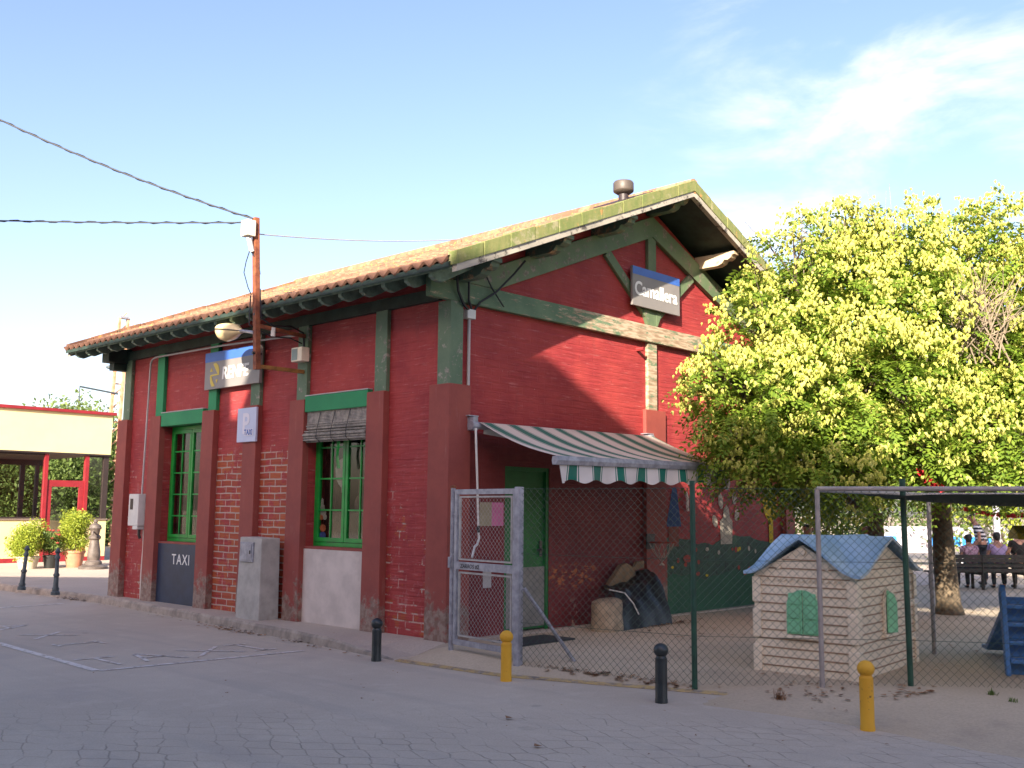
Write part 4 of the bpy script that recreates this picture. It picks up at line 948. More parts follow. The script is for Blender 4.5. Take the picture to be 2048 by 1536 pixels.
# ------------------------------------------------------------ bollards
def bollard(x, y, h, mat, label, z0=0, lean=0):
    r = empty('bollard', (x, y, z0), label, 'bollard', 'round topped bollards along the yard edge')
    q = MB(); q.lathe((x, y, z0 - .02), [(.056, 0), (.056, .05), (.053, .06), (.053, h - .10)], 24); q.build('post', mat, r, smooth=True)
    q = MB(); pr = [(.050, h - .125)] + [(.066 * math.cos(t), h - .055 + .062 * math.sin(t)) for t in [R(a) for a in range(-50, 91, 14)]] + [(.004, h + .006)]
    q.lathe((x, y, z0), pr, 24); q.build('ball_top', mat, r, smooth=True)
    r.rotation_euler.x = lean
bollard(-1.07, -.04, .455, M['black_bollard'], 'black bollard nearest the station corner pilaster')
bollard(-.99, -1.92, .475, M['yellow_bollard'], 'scratched yellow bollard in front of the grey gate')
bollard(-.83, -3.63, .50, M['black_bollard'], 'black bollard in front of the green fence post')
bollard(-.62, -5.39, .515, M['yellow_bollard'], 'yellow bollard in front of the playhouse', .0)
def iron_bollard(x, y, label, lx):
    r = empty('iron_bollard', (x, y, G), label, 'bollard', 'slim grey cast iron bollards on the far pavement')
    q = MB(); q.lathe((x, y, G), [(.075, -.02), (.075, .03), (.055, .05), (.062, .09), (.045, .12), (.040, .30), (.052, .31), (.052, .34), (.036, .36), (.032, .60), (.046, .61), (.046, .64), (.034, .66), (.030, .70)], 16); q.build('shaft', M['grey_iron'], r, smooth=True)
    q = MB(); q.lathe((x, y, G), [(.030, .70), (.046, .715), (.050, .735), (.035, .755), (.030, .77), (.018, .79), (.003, .80)], 16); q.build('finial', M['grey_iron'], r, smooth=True)
    r.rotation_euler = (0, lx, 0)
iron_bollard(-.62, 10.80, 'leaning slim grey iron bollard, the farther of two on the far pavement', R(4)); iron_bollard(-.61, 9.35, 'upright slim grey iron bollard, the nearer of two on the far pavement', 0)

# ------------------------------------------------------------ things by the yard wall
q = MB(); n_ = 18; vs = []
for zz, rr_ in ((0.08, .21), (.14, .215), (.28, .20), (.42, .205), (.47, .195), (.49, .16)):
    for k in range(n_):
        t = 2 * math.pi * k / n_; jj = 1 + .07 * noise.noise(Vector((math.cos(t) * 1.5, math.sin(t) * 1.5, zz * 2))) + .03 * noise.noise(Vector((math.cos(t) * 5, math.sin(t) * 5, zz * 1)))
        vs.append((2.42 + rr_ * jj * math.cos(t), -.50 + rr_ * jj * math.sin(t), zz + .02 * math.cos(t)))
q.add(vs, [(i * n_ + k, i * n_ + (k + 1) % n_, (i + 1) * n_ + (k + 1) % n_, (i + 1) * n_ + k) for i in range(5) for k in range(n_)] + [tuple(5 * n_ + k for k in range(n_))])
tag(q.build('log_stump', M['stump'], None, smooth=True, origin=(2.42, -.5, .1)), 'short pale cut log standing against the yard wall', 'log')
TP = empty('covered_pile', (3.25, -.4, .1), 'pile of boards under a crumpled black plastic sheet by the yard wall', 'covered pile')
q = MB(); nu, nv = 22, 16; vs = []
for i in range(nu + 1):
    for j in range(nv + 1):
        u = i / nu; v = j / nv
        xx = 2.62 + 1.12 * u - .10 * v + .22 * (1 - v) * (1 - u); top = .62 + .22 * u - .05 * math.sin(u * 3)
        yy = -.05 - .62 * v ** .8 + .04 * noise.noise(Vector((u * 4, v * 4, 0))); zz = .10 + (top - .1) * max(0, (1 - v ** 2.6)) * (1 if v > .12 else .96 + v * .3)
        vs.append((xx, yy - .02, zz + .06 * noise.noise(Vector((u * 6, v * 6, 3))) * (v < .95)))
q.add(vs, [(i * (nv + 1) + j, (i + 1) * (nv + 1) + j, (i + 1) * (nv + 1) + j + 1, i * (nv + 1) + j + 1) for i in range(nu) for j in range(nv)]); q.build('plastic_sheet', M['tarp'], TP, smooth=True, fix=False)
q = MB(); q.prism([(2.86, .60), (3.2, .9), (3.32, .92), (3.5, .85), (3.52, .70), (3.0, .55)], 'y', -.16, -.08); q.prism([(3.5, .80), (3.78, .84), (3.78, .94), (3.6, .93)], 'y', -.12, -.07); q.build('board', M['cardboard'], TP, bevel=.01)
q = MB(); q.tube([(2.66, -.35, .60), (2.78, -.52, .56), (2.84, -.62, .42), (2.90, -.66, .28)], .009, 6); q.build('sheet_edge', M['white_plastic'], TP, smooth=True)
BH = empty('basketball_hoop', (4.0, -.15, 1.2), 'small red hoop with tattered net hanging on the yard wall', 'hoop')
q = MB(); q.tube([(4.0 + .19 * math.cos(t), -.27 + .19 * math.sin(t), 1.20) for t in [2 * math.pi * k / 20 for k in range(21)]], .008, 6); q.build('ring', M['mural_red'], BH, smooth=True)
q = MB()
for k in range(10):
    for s_ in (1, -1):
        t0 = 2 * math.pi * k / 10; pts = []
        for j in range(6):
            t = t0 + s_ * j * .16; rr_ = .19 - .026 * j - .004 * j * j; pts.append((4.0 + rr_ * math.cos(t), -.27 + rr_ * math.sin(t), 1.2 - .065 * j + .02 * noise.noise(Vector((k, j, s_)))))
        q.tube(pts, .004, 4)
q.build('net', M['mural_pale'], BH)
q = MB(); q.box((3.9, -.08, 1.1), (4.1, -.061, 1.32)); q.build('back_plate', M['vent_pipe'], BH)
q = MB(); q.box((.42, -.85, .098), (1.35, -.35, .118)); tag(q.build('door_mat', M['mat'], None, origin=(.9, -.6, .1)), 'dark rubber mat lying in front of the green yard door', 'door mat')
q = MB(); q.box((.53, -.008, 1.45), (.74, -.002, 1.74)); tag(q.build('notice', M['paper_tan'], None, origin=(.63, -.004, 1.6)), 'tan paper notice pinned on the wall behind the gate', 'notice')
q = MB(); q.box((.742, -.008, 1.45), (.95, -.002, 1.74)); tag(q.build('notice', M['paper_pink'], None, origin=(.85, -.004, 1.6)), 'pink paper notice pinned beside the tan one', 'notice')
q = MB(); q.box((.60, -.012, .70), (.74, -.002, .92)); tag(q.build('wall_cover', M['grey_plastic'], None, origin=(.67, -.004, .8)), 'small grey cover plate low on the wall behind the gate', 'cover plate')
q = MB(); q.tube([(5.00, -.03, 1.95), (5.03, -.04, 1.83), (5.02, -.04, 1.72), (5.05, -.03, 1.66)], .022, 6); tag(q.build('rag', M['white_plastic'], None, origin=(5.02, -.04, 1.8)), 'twisted white rag hanging on the mural wall', 'rag')

# ------------------------------------------------------------ playhouse (built in local axes: u along the front, v into depth)
PHs = empty('playhouse', (0, 0, 0), 'beige plastic playhouse with blue roof and green shutters behind the fence', 'playhouse')
pw, pd, ph_, pr_ = 1.0, 1.62, .92, 1.26
def lbuild(q, name, mat, parent, **k): return q.build(name, mat, parent, **k)
# local coordinates: x = along front (0 left .. pw right), y = depth, z up
q = MB(); ins = .012
q.box((0, 0, -.02), (pw, pd, ph_))
q.prism([(0, ph_), (pw, ph_), (pw * .5, pr_ - .05)], 'y', 0, pd); q.prism([(0, ph_), (pd, ph_), (pd * .5, pr_ - .05)], 'x', 0, pw)
wl_ = lbuild(q, 'wall', M['play_beige'], PHs)
q = MB(); z = .07
while z < 1.12:
    ext = 0 if z < ph_ else (z - ph_) / (pr_ - .05 - ph_) * .5
    if ext < .42:
        q.box((pw * ext + .05, -.006, z), (pw * (1 - ext) - .05, .0, z + .011)); q.box((pw, pd * ext + .05, z), (pw + .006, pd * (1 - ext) - .05, z + .011))
    z += .083
lbuild(q, 'siding_groove', M['play_line'], wl_)
q = MB()
for z0, z1 in ((0, .26), (.33, .60), (.66, .90)):
    for a0, a1 in (((-.012, -.022, z0), (.075, .01, z1)), ((pw - .075, -.022, z0), (pw + .022, .087, z1)), ((pw - .01, pd - .075, z0), (pw + .022, pd + .012, z1))):
        q = MB(); q.box(a0, a1); lbuild(q, 'corner_block', M['play_beige'], wl_, bevel=.008)
q = MB()
for k in range(14): q.prism([(.10 + k * .06, .895), (.16 + k * .06, .895), (.13 + k * .06, .862)], 'y', -.014, -.002)
lbuild(q, 'scallop_trim', M['play_beige'], wl_)
for a_, b_, c_ in ((.5, 1.15, .035), (.26, 1.0, .02), (.74, 1.0, .02)):
    q = MB(); q.tube([(pw * a_, -.02, b_), (pw * a_, .02, b_)], c_, 10); lbuild(q, 'gable_knob', M['play_beige'], wl_)
def arch(cx_, w, z0, zs, n=10): return [(cx_ - w, z0), (cx_ + w, z0)] + [(cx_ + w * math.cos(t), zs + w * math.sin(t)) for t in [math.pi * k / n for k in range(n + 1)]]
q = MB(); q.prism(arch(pw * .5, .175, .38, .64), 'y', -.014, -.004); q.box((pw * .5 - .21, -.05, .345), (pw * .5 + .21, .0, .375)); lbuild(q, 'window_surround', M['play_beige'], PHs, bevel=.004)
for s_ in (-1, 1):
    q = MB(); poly = [(pw * .5 + s_ * .004, .385), (pw * .5 + s_ * .158, .385)] + [(pw * .5 + s_ * .158 * math.cos(t), .64 + .155 * math.sin(t)) for t in [math.pi / 2 * k / 7 for k in range(7)]] + [(pw * .5 + s_ * .004, .795)]
    q.prism(poly, 'y', -.032, -.015)
    sh = lbuild(q, 'shutter', M['play_green'], PHs, bevel=.004)
    q = MB(); 
    for z0 in (.40, .53, .66): q.box((pw * .5 + s_ * .08 - .055, -.040, z0), (pw * .5 + s_ * .08 + .055, -.033, z0 + .105))
    lbuild(q, 'shutter_panel', M['play_green'], sh, bevel=.006)
q = MB(); q.prism(arch(pd * .5, .15, .38, .64), 'x', pw + .002, pw + .03); q.box((pw, pd * .5 - .19, .345), (pw + .06, pd * .5 + .19, .375)); lbuild(q, 'window_surround', M['play_beige'], PHs, bevel=.004)
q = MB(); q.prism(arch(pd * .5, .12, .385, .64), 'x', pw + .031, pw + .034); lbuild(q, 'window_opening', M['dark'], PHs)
q = MB(); q.prism([(-.0, 0), (.0 + .115, 0), (.115, .28), (.08, .36), (0, .40)], 'x', 0, .02); 
a_ = R(25); yc = pd * .5 - .12; q.v = [(pw + .036 + v[1] * math.sin(a_) + v[0] * math.cos(a_), yc + v[1] * math.cos(a_), v[2] + .385) for v in q.v]; lbuild(q, 'shutter', M['play_green'], PHs, bevel=.004)
# roof: two crossing gables with flared lower edges
def rprof(d_):
    P_ = [(0, 0), (.28, -.085), (.55, -.19), (.80, -.29), (1.0, -.335), (1.17, -.345), (2, -.36)]
    for (a0, b0), (a1, b1) in zip(P_, P_[1:]):
        if d_ <= a1: return b0 + (b1 - b0) * (d_ - a0) / (a1 - a0)
q = MB(); NR = 48; xs_ = [-.075 + (pw + .15) * i / NR for i in range(NR + 1)]; ys_ = [-.075 + (pd + .15) * i / NR for i in range(NR + 1)]
hf = lambda x, y: pr_ + .035 + max(rprof(abs(x - pw / 2) / (pw / 2)), rprof(abs(y - pd / 2) / (pd / 2)))
for dz in (0, -.03): q.v += [(x, y, hf(x, y) + dz) for x in xs_ for y in ys_]
m_ = NR + 1; K = m_ * m_; fs = []
for i in range(NR):
    for j in range(NR):
        a = i * m_ + j; fs += [(a, a + m_, a + m_ + 1, a + 1), (K + a, K + a + 1, K + a + m_ + 1, K + a + m_)]
for i in range(NR):
    fs += [(i * m_, (i + 1) * m_, K + (i + 1) * m_, K + i * m_), (i * m_ + NR, (i + 1) * m_ + NR, K + (i + 1) * m_ + NR, K + i * m_ + NR), (i, i + 1, K + i + 1, K + i), (NR * m_ + i, NR * m_ + i + 1, K + NR * m_ + i + 1, K + NR * m_ + i)]
q.f += fs; q.mi += [0] * len(fs)
rf = lbuild(q, 'roof', M['play_blue'], PHs, smooth=True)
PHs.location = (.86, -3.58, .085); PHs.rotation_euler.z = R(-86); PHs.scale = (1.03, 1.03, 1.03)

# ------------------------------------------------------------ canopy frame
CF = empty('shade_canopy', (.47, -4.5, .1), 'grey tube canopy frame carrying dark green shade net behind the fence', 'canopy')
cz = 1.86
cc = [(.47, -4.48), (3.31, -4.40), (4.2, -7.6), (1.62, -7.4)]
for i, (x, y) in enumerate(cc):
    q = MB(); q.tube([(x, y, .0), (x, y, cz)], .023, 10); q.build('leg', M['canopy_steel'], CF, smooth=True)
for i in range(4):
    a, b = cc[i], cc[(i + 1) % 4]; q = MB(); q.tube([(a[0], a[1], cz + .003 * i), (b[0], b[1], cz + .003 * i)], .022, 10); q.build('top_tube', M['canopy_steel'], CF, smooth=True)
q = MB(); vs = []; m_ = 14
for i in range(m_ + 1):
    for j in range(m_ + 1):
        u = i / m_; v = .12 + .88 * j / m_
        a = Vector(cc[0]).lerp(Vector(cc[3]), v); b = Vector(cc[1]).lerp(Vector(cc[2]), v); p = a.lerp(b, u)
        vs.append((p.x, p.y, cz - .035 - .10 * math.sin(math.pi * u) * math.sin(math.pi * min(1, v)) - .03 * abs(noise.noise(Vector((u * 6, v * 6, 0))))))
q.add(vs, [(i * (m_ + 1) + j, (i + 1) * (m_ + 1) + j, (i + 1) * (m_ + 1) + j + 1, i * (m_ + 1) + j + 1) for i in range(m_) for j in range(m_)]); q.build('shade_net', M['canopy_green'], CF, smooth=True, fix=False)
q = MB(); q.tube([(3.30, -4.40, 1.78), (3.26, -4.43, 1.66), (3.33, -4.4, 1.5), (3.28, -4.41, 1.35)], .012, 5); q.build('rope', M['mural_pale'], CF)

# ------------------------------------------------------------ toy slide at the right edge
TS = empty('toy_slide', (2.3, -5.55, .1), 'blue plastic toy slide ladder with cream post and yellow top', 'slide')
def lad(side):
    q = MB(); o_ = side; prof = [(0, 0), (.08, 0), (.16, .35), (.20, .62), (.24, .76), (.20, .84), (.13, .86), (.08, .80), (.06, .5)]
    q.prism([(u, v) for u, v in prof], 'y', o_, o_ + .045); return q
TSr = R(28)
def place(q): q.v = [(2.28 + v[0] * math.cos(TSr) - v[1] * math.sin(TSr), -5.53 + v[0] * math.sin(TSr) + v[1] * math.cos(TSr), v[2] + .10) for v in q.v]; return q
for sd_ in (0, -.46): place(lad(sd_)).build('side_rail', M['slide_blue'], TS, bevel=.01)
for k in range(4):
    q = MB(); zz = .12 + .17 * k; x_ = .005 + .045 * k; q.prism([(x_, zz), (x_ + .17, zz), (x_ + .17, zz + .04), (x_, zz + .04)], 'y', -.414, -.001); q.prism([(x_ + .14, zz - .13), (x_ + .17, zz - .13), (x_ + .17, zz - .002), (x_ + .14, zz - .002)], 'y', -.412, -.003); place(q).build('step', M['slide_blue'], TS, bevel=.008)
q = MB(); q.prism([(.24, .74), (1.5, .12), (1.75, .10), (1.75, .06), (1.45, .07), (.24, .66)], 'y', -.40, -.02); place(q).build('chute', M['slide_blue'], TS, bevel=.01)
for sd_ in (-.34, -.9):
    q = MB(); q.tube([(.55, sd_, .0), (.55, sd_, 1.33)], .03, 10); place(q).build('post', M['cream_plastic'], TS, smooth=True)
q = MB(); q.prism([(.2, 1.30), (.75, 1.30), (.72, 1.36), (.48, 1.44), (.24, 1.36)], 'y', -1.05, -.16); place(q).build('yellow_top', M['slide_yellow'], TS, bevel=.02)

# ------------------------------------------------------------ leaves and foliage
def frond_crown(q, blobs, n_per, rr_, size=.36, leaflet=.082, hang=.5):
    for (c, r_, zs) in blobs:
        n_ = int(n_per * r_ * r_)
        for _ in range(n_):
            dv = Vector((rr_.gauss(0, 1), rr_.gauss(0, 1), rr_.gauss(0, 1))).normalized(); k = rr_.random() ** .35
            lump = 1 + .30 * noise.noise(dv * 2.2 + c)
            p = c + Vector((dv.x * r_, dv.y * r_, dv.z * r_ * zs)) * k * lump
            az = math.atan2(dv.y, dv.x) + rr_.gauss(0, .9); el = rr_.uniform(-.5, .55) + dv.z * .4
            d0 = Vector((math.cos(az) * math.cos(el), math.sin(az) * math.cos(el), math.sin(el)))
            L_ = size * rr_.uniform(.6, 1.15); nl = 6; side = d0.cross(Vector((0, 0, 1)))
            if side.length < .1: continue
            side.normalize(); roll = rr_.gauss(0, .5); side = (side * math.cos(roll) + side.cross(d0) * math.sin(roll)).normalized()
            vs = []; fs = []
            for j in range(1, nl + 1):
                t = j / nl; pt = p + d0 * L_ * t + Vector((0, 0, -hang * L_ * t * t)); tang = (d0 + Vector((0, 0, -2 * hang * t))).normalized()
                ll = leaflet * (1.15 - .45 * abs(t - .4)) * rr_.uniform(.85, 1.15)
                for sg in ((1, -1) if j < nl else (0,)):
                    ld = (side * sg + tang * .55 + Vector((0, 0, rr_.uniform(-.35, .05)))).normalized() if sg else tang
                    wd = ld.cross(side.cross(tang)).normalized() * ll * .24
                    b0 = len(vs); vs += [pt, pt + ld * ll * .5 + wd, pt + ld * ll, pt + ld * ll * .5 - wd]; fs.append((b0, b0 + 1, b0 + 2, b0 + 3))
            q.add(vs, fs)
def pods(q, blobs, n_per, rr_, size=.06, top=True):
    for (c, r_, zs) in blobs:
        for _ in range(int(n_per * r_ * r_)):
            dv = Vector((rr_.gauss(0, 1), rr_.gauss(0, 1), rr_.gauss(0, 1))).normalized()
            # panicles carry on the sky and sun side
            if dv.z < -.55 and rr_.random() < .75: continue
            if dv.dot(Vector((.7, .6, 0))) > .55 and rr_.random() < .6: continue
            if noise.noise(dv * 1.5 + c * .8) < -.06: continue
            lump = 1 + .30 * noise.noise(dv * 2.2 + c)
            p = c + Vector((dv.x * r_, dv.y * r_, dv.z * r_ * zs)) * lump * rr_.uniform(.9, 1.08)
            axis = (dv + Vector((0, 0, .7))).normalized() * rr_.uniform(.10, .24)
            for k in range(rr_.randint(6, 15)):
                t = rr_.random(); pp = p + axis * t + Vector((rr_.gauss(0, 1), rr_.gauss(0, 1), rr_.gauss(0, .6))) * .055
                s_ = size * rr_.uniform(.7, 1.2); tilt = Vector((rr_.gauss(0, .35), rr_.gauss(0, .35), -1)).normalized(); sx_ = tilt.cross(Vector((1, 0, 0))).normalized(); sy_ = tilt.cross(sx_); a0 = rr_.random() * 6
                ring = [pp + tilt * s_ * .38 + (sx_ * math.cos(a0 + 2.094 * m) + sy_ * math.sin(a0 + 2.094 * m)) * s_ * .42 for m in range(3)]
                q.add([pp, ring[0], ring[1], ring[2], pp + tilt * s_ * 1.15], [(0, 1, 2), (0, 2, 3), (0, 3, 1), (4, 2, 1), (4, 3, 2), (4, 1, 3)])
def limb(q, a, b, r0, r1_, seed, n=8, wob=.18):
    pts = []
    for i in range(n + 1):
        t = i / n; p = a.lerp(b, t); am = math.sin(math.pi * t) * wob
        p = p + Vector((noise.noise(Vector((seed, t * 2, 0))), noise.noise(Vector((seed, t * 2, 5))), noise.noise(Vector((seed, t * 2, 9))) + .3)) * am * (b - a).length * .5; pts.append(p)
    q.tube(pts, r0, 8, r1_)
    return pts
def rain_tree(base, fork_h, blobs, name_label, seed, rtrunk, tips=0):
    rr_ = random.Random(seed)
    T = empty('golden_rain_tree', base, name_label, 'tree', 'golden rain trees in the yard')
    b = Vector(base); q = MB(); fk = b + Vector((rr_.uniform(-.1, .1), rr_.uniform(-.1, .1), fork_h))
    q.tube([b + Vector((0, 0, -.1)), b + Vector((0, 0, .12)), b.lerp(fk, .5) + Vector((.03, .02, 0)), fk], rtrunk * 1.25, 12, rtrunk * .85)
    q.tube([b + Vector((0, 0, -.05)), b + Vector((0, 0, .2))], rtrunk * 1.6, 12, rtrunk * 1.1)
    for i, (c, r_, zs) in enumerate(blobs):
        mid = limb(q, fk, c, rtrunk * .45, .03, seed + i)
        for k in range(7):
            e = c + Vector((rr_.gauss(0, 1), rr_.gauss(0, 1), rr_.gauss(.4, 1))).normalized() * r_ * .95
            sub = limb(q, c.lerp(mid[-3], rr_.random()), e, .022, .005, seed + i * 7 + k, 5)
            if k < 3: limb(q, sub[3], sub[-1] + Vector((rr_.gauss(0, .3), rr_.gauss(0, .3), rr_.uniform(0, .4))), .010, .003, k + seed, 4)
    q.build('trunk', M['bark'], T, smooth=True, fix=False)
    q = MB(); frond_crown(q, blobs, 430, rr_); q.build('crown', M['leaf'], T, fix=False)
    q = MB(); pods(q, blobs, 390, rr_); tag(q.build('seed_pods', M['pod'], T, fix=False), kind='stuff')
    return T
def Bl(px, py, dep, r_, zs=1.): return (W(px, py, dep), r_, zs)
blobs1 = [Bl(1490, 800, 13.4, .80), Bl(1470, 905, 13.3, .50, .8), Bl(1545, 690, 13.8, .75), Bl(1590, 560, 14.2, .72), Bl(1600, 850, 13.2, .85), Bl(1660, 640, 14.4, 1.0), Bl(1680, 510, 14.8, .75), Bl(1700, 780, 13.4, .95),
          Bl(1560, 620, 15.0, .6), Bl(1670, 905, 13.2, .62), Bl(1690, 990, 14.2, .42, 1.2), Bl(1740, 590, 15.2, 1.0), Bl(1620, 930, 15.5, .5), Bl(1430, 745, 13.2, .32), Bl(1520, 900, 14.0, .7), Bl(1600, 960, 14.4, .5), Bl(1740, 880, 14.6, .8), Bl(1560, 780, 14.6, .9), Bl(1700, 960, 13.4, .45), Bl(1640, 740, 15.2, 1.0)]
blobs2 = [Bl(1790, 520, 14.8, .8), Bl(1820, 660, 14.2, .95), Bl(1800, 800, 13.6, .80), Bl(1900, 560, 15.2, .95), Bl(1925, 720, 14.6, .9), Bl(1960, 880, 13.6, .72), Bl(1880, 800, 15.0, .8), Bl(2010, 540, 15, 1.0), Bl(2030, 700, 14.6, .95), Bl(2060, 860, 13.8, .8),
          Bl(2110, 600, 15.4, 1.1), Bl(2130, 790, 15.0, 1.0), Bl(1860, 925, 15.2, .5), Bl(1780, 930, 14.6, .42), Bl(2090, 950, 14.5, .5), Bl(1900, 920, 14.2, .55), Bl(2000, 930, 14.4, .55), Bl(1840, 900, 13.4, .5), Bl(1950, 780, 15.4, 1.0), Bl(1820, 780, 15.4, .9), Bl(2080, 760, 15.8, 1.1)]
rain_tree((7.35, -2.01, .05), 1.6, blobs1, 'golden rain tree nearest the gable, left one with grey trunk', 11, .14)
rain_tree((8.10, -2.80, .05), 1.75, blobs2, 'golden rain tree with thick brown trunk, right one behind the bench end', 23, .17)
# bare twig tangle in the right crown
TW = [o for o in bpy.data.objects if o.name.startswith('golden_rain_tree') and o.location.y < -2.5][0]
q = MB(); rr_ = random.Random(5)
for k in range(46):
    a = W(rr_.uniform(1900, 2030), rr_.uniform(650, 730), 13.55 + rr_.random() * .25); b = W(rr_.uniform(1870, 2060), rr_.uniform(520, 640), 13.45 + rr_.random() * .3)
    pts = limb(q, a, b, .012, .003, k, 6, .3)
    for m in range(2): limb(q, pts[3], pts[3] + Vector((rr_.gauss(0, .2), rr_.gauss(0, .2), rr_.uniform(0, .35))), .006, .002, k + m, 3)
for k in range(26):
    px_ = rr_.uniform(1600, 1830); a = W(px_, 600 - (px_ - 1440) * .3, 14.3); limb(q, a, a + Vector((rr_.gauss(0, .1), rr_.gauss(0, .1), rr_.uniform(.4, .95))), .006, .002, k + 90, 5, .1)
tag(q.build('bare_twigs', M['twig'], TW, smooth=False, fix=False), kind='stuff')
def leaf_cloud(q, blobs, n_per, rr_, s0, s1_, flat=1.):
    for c, r_, zs in blobs:
        for _ in range(int(n_per * r_ * r_)):
            dv = Vector((rr_.gauss(0, 1), rr_.gauss(0, 1), rr_.gauss(0, 1))).normalized(); k = rr_.random() ** .4; lump = 1 + .38 * noise.noise(dv * 2.0 + c)
            p = c + Vector((dv.x * r_, dv.y * r_, dv.z * r_ * zs)) * k * lump
            a = Vector((rr_.gauss(0, 1), rr_.gauss(0, 1), rr_.gauss(0, 1))).normalized(); b_ = a.cross(Vector((rr_.gauss(0, 1), rr_.gauss(0, 1), rr_.gauss(0, 1)))).normalized(); s_ = rr_.uniform(s0, s1_)
            q.add([p - a * s_, p + b_ * s_ * .45, p + a * s_, p - b_ * s_ * .45], [(0, 1, 2, 3)])
def far_tree(x, y, h, w, label, seed, mat='leaf_far', low=.25, leaf=(.05, .12), dens=1150, name='tree', group='trees beyond the yellow pavilion'):
    rr_ = random.Random(seed); T = empty(name, (x, y, .0), label, 'tree', group)
    blobs = []
    for k in range(11):
        t = k / 10; zz = h * (low + (.90 - low) * t); rad = w * .5 * (1 - .45 * abs(t - .45) * 1.6); a = rr_.random() * 6.28; rr2 = rad * rr_.uniform(.15, .75)
        blobs.append((Vector((x + rr2 * math.cos(a), y + rr2 * math.sin(a), zz)), w * rr_.uniform(.24, .36), .85))
    q = MB(); q.tube([(x, y, -.1), (x + .1, y, h * .4), (x, y + .1, h * .75)], .03 * h, 8, .01 * h)
    for i, (c, r_, z_) in enumerate(blobs): limb(q, Vector((x, y, h * .35)), c, .012 * h, .02, seed + i, 5)
    q.build('trunk', M['bark'], T, fix=False)
    q = MB(); leaf_cloud(q, blobs, dens * (6 / w) ** 1.2 * .55, rr_, *leaf); q.build('crown', M[mat], T, fix=False)
for i, (px_, dep, h, w, mt, lb) in enumerate([(-120, 44, 5.0, 7.5, 'leaf_far', 'dark green tree at the far left behind the yellow pavilion'), (28, 52, 6.2, 3.2, 'leaf_grey', 'grey green tree showing just above the left of the pavilion roof'),
        (60, 40, 4.6, 6.5, 'leaf_far', 'bushy green tree seen through the left pavilion window'), (125, 50, 6.3, 3.4, 'leaf_grey', 'taller grey green tree above the middle of the pavilion roof'), (165, 39, 4.5, 6, 'leaf_far', 'bushy green tree seen through the pavilion door'),
        (230, 43, 4.9, 6.5, 'leaf_far', 'dark green tree seen through the right pavilion window'), (-60, 37, 4.3, 6, 'leaf_far', 'low green tree left of the pavilion mullion'), (320, 46, 4.4, 7, 'leaf_far', 'dark tree beyond the far corner of the station')]):
    c = W(px_, 1000, dep); far_tree(c.x, c.y, h, w, lb, 40 + i, mt, .12 if mt == 'leaf_far' else .3)
def shrub(px_, dep, h, w, label, seed, mat='leaf_lime', leaf=(.05, .10), z0=.1, dens=500, name='shrub', group='shrubs beyond the yard'):
    rr_ = random.Random(seed); c = W(px_, 1005, dep); T = empty(name, (c.x, c.y, z0), label, 'shrub', group)
    blobs = [(Vector((c.x + rr_.uniform(-.3, .3) * w, c.y + rr_.uniform(-.3, .3) * w, z0 + h * rr_.uniform(.2, .82))), w * .32, min(1.1, h / w)) for k in range(8)]
    q = MB(); 
    for i, bl in enumerate(blobs): limb(q, Vector((c.x, c.y, z0 - .05)), bl[0], .03, .008, seed + i, 4)
    q.build('stems', M['bark'], T, fix=False)
    q = MB(); leaf_cloud(q, blobs, dens / w ** .8, rr_, *leaf); q.build('foliage', M[mat], T, fix=False)
shrub(1632, 22, 3.3, 2.2, 'tall lime green shrub just past the end of the gable wall', 61)
shrub(1690, 23, 2.9, 3.0, 'green shrub behind the tree trunks', 62, 'leaf_far')
shrub(1880, 31, 3.4, 4.0, 'green shrub behind the white and blue panels', 63, 'leaf_far')
shrub(2030, 30, 3.6, 3.6, 'green shrub right of the white panels', 64, 'leaf_lime')
shrub(1960, 36, 4.4, 4.5, 'tall dark shrub above the white panels', 65, 'leaf_far')
shrub(1760, 34, 4.4, 4.5, 'tall dark shrub at the back of the yard', 66, 'leaf_far')
shrub(2120, 33, 4.6, 4.5, 'tall dark shrub at the far right of the yard', 67, 'leaf_far')

# ------------------------------------------------------------ yellow pavilion
YB = empty('pavilion', (2.5, 20, G), 'low pale yellow pavilion with red trim and wide windows', 'pavilion')
yx0, yx1, yy0, yy1 = -7.0, 5.15, 19.8, 24.6
fz0, fz1 = 3.13, 4.26
q = MB(); q.box((yx0, yy0 - .06, fz0), (yx1, yy0 + .12, fz1)); q.box((yx1 - .18, yy0 + .12, fz0), (yx1, yy1, fz1)); q.box((yx0, yy1 - .18, fz0), (yx1 - .18, yy1, fz1)); q.build('fascia', M['cream_wall'], YB)
q = MB(); q.box((yx0 - .06, yy0 - .14, fz1 + .002), (yx1 + .08, yy1 + .06, fz1 + .085)); q.build('roof', M['red_trim'], YB)
q = MB(); q.box((yx0, yy0 - .062, fz0 - .045), (yx1 + .002, yy0 + .10, fz0 - .002)); q.build('fascia_trim', M['dark_frame'], YB)
q = MB(); q.box((yx0 + .1, yy0 + .125, fz0 - .04), (yx1 - .19, yy1 - .19, fz0 - .0)); q.build('ceiling', M['ceiling_brown'], YB)
q = MB(); q.box((yx0, yy0, G - .02), (3.34, yy0 + .14, 1.26)); q.box((4.55, yy0, G - .02), (yx1, yy0 + .14, 1.26)); q.box((yx0, yy1 - .14, G - .02), (yx1, yy1, 1.0)); q.box((yx1 - .14, yy0 + .14, G - .02), (yx1, yy1 - .14, 1.2)); q.build('low_wall', M['cream_wall_low'], YB)
q = MB(); q.box((yx0, yy0 - .02, G - .02), (3.34, yy0 - .001, .24)); q.box((4.55, yy0 - .02, G - .02), (yx1, yy0 - .001, .24)); q.build('skirting', M['red_trim'], YB)
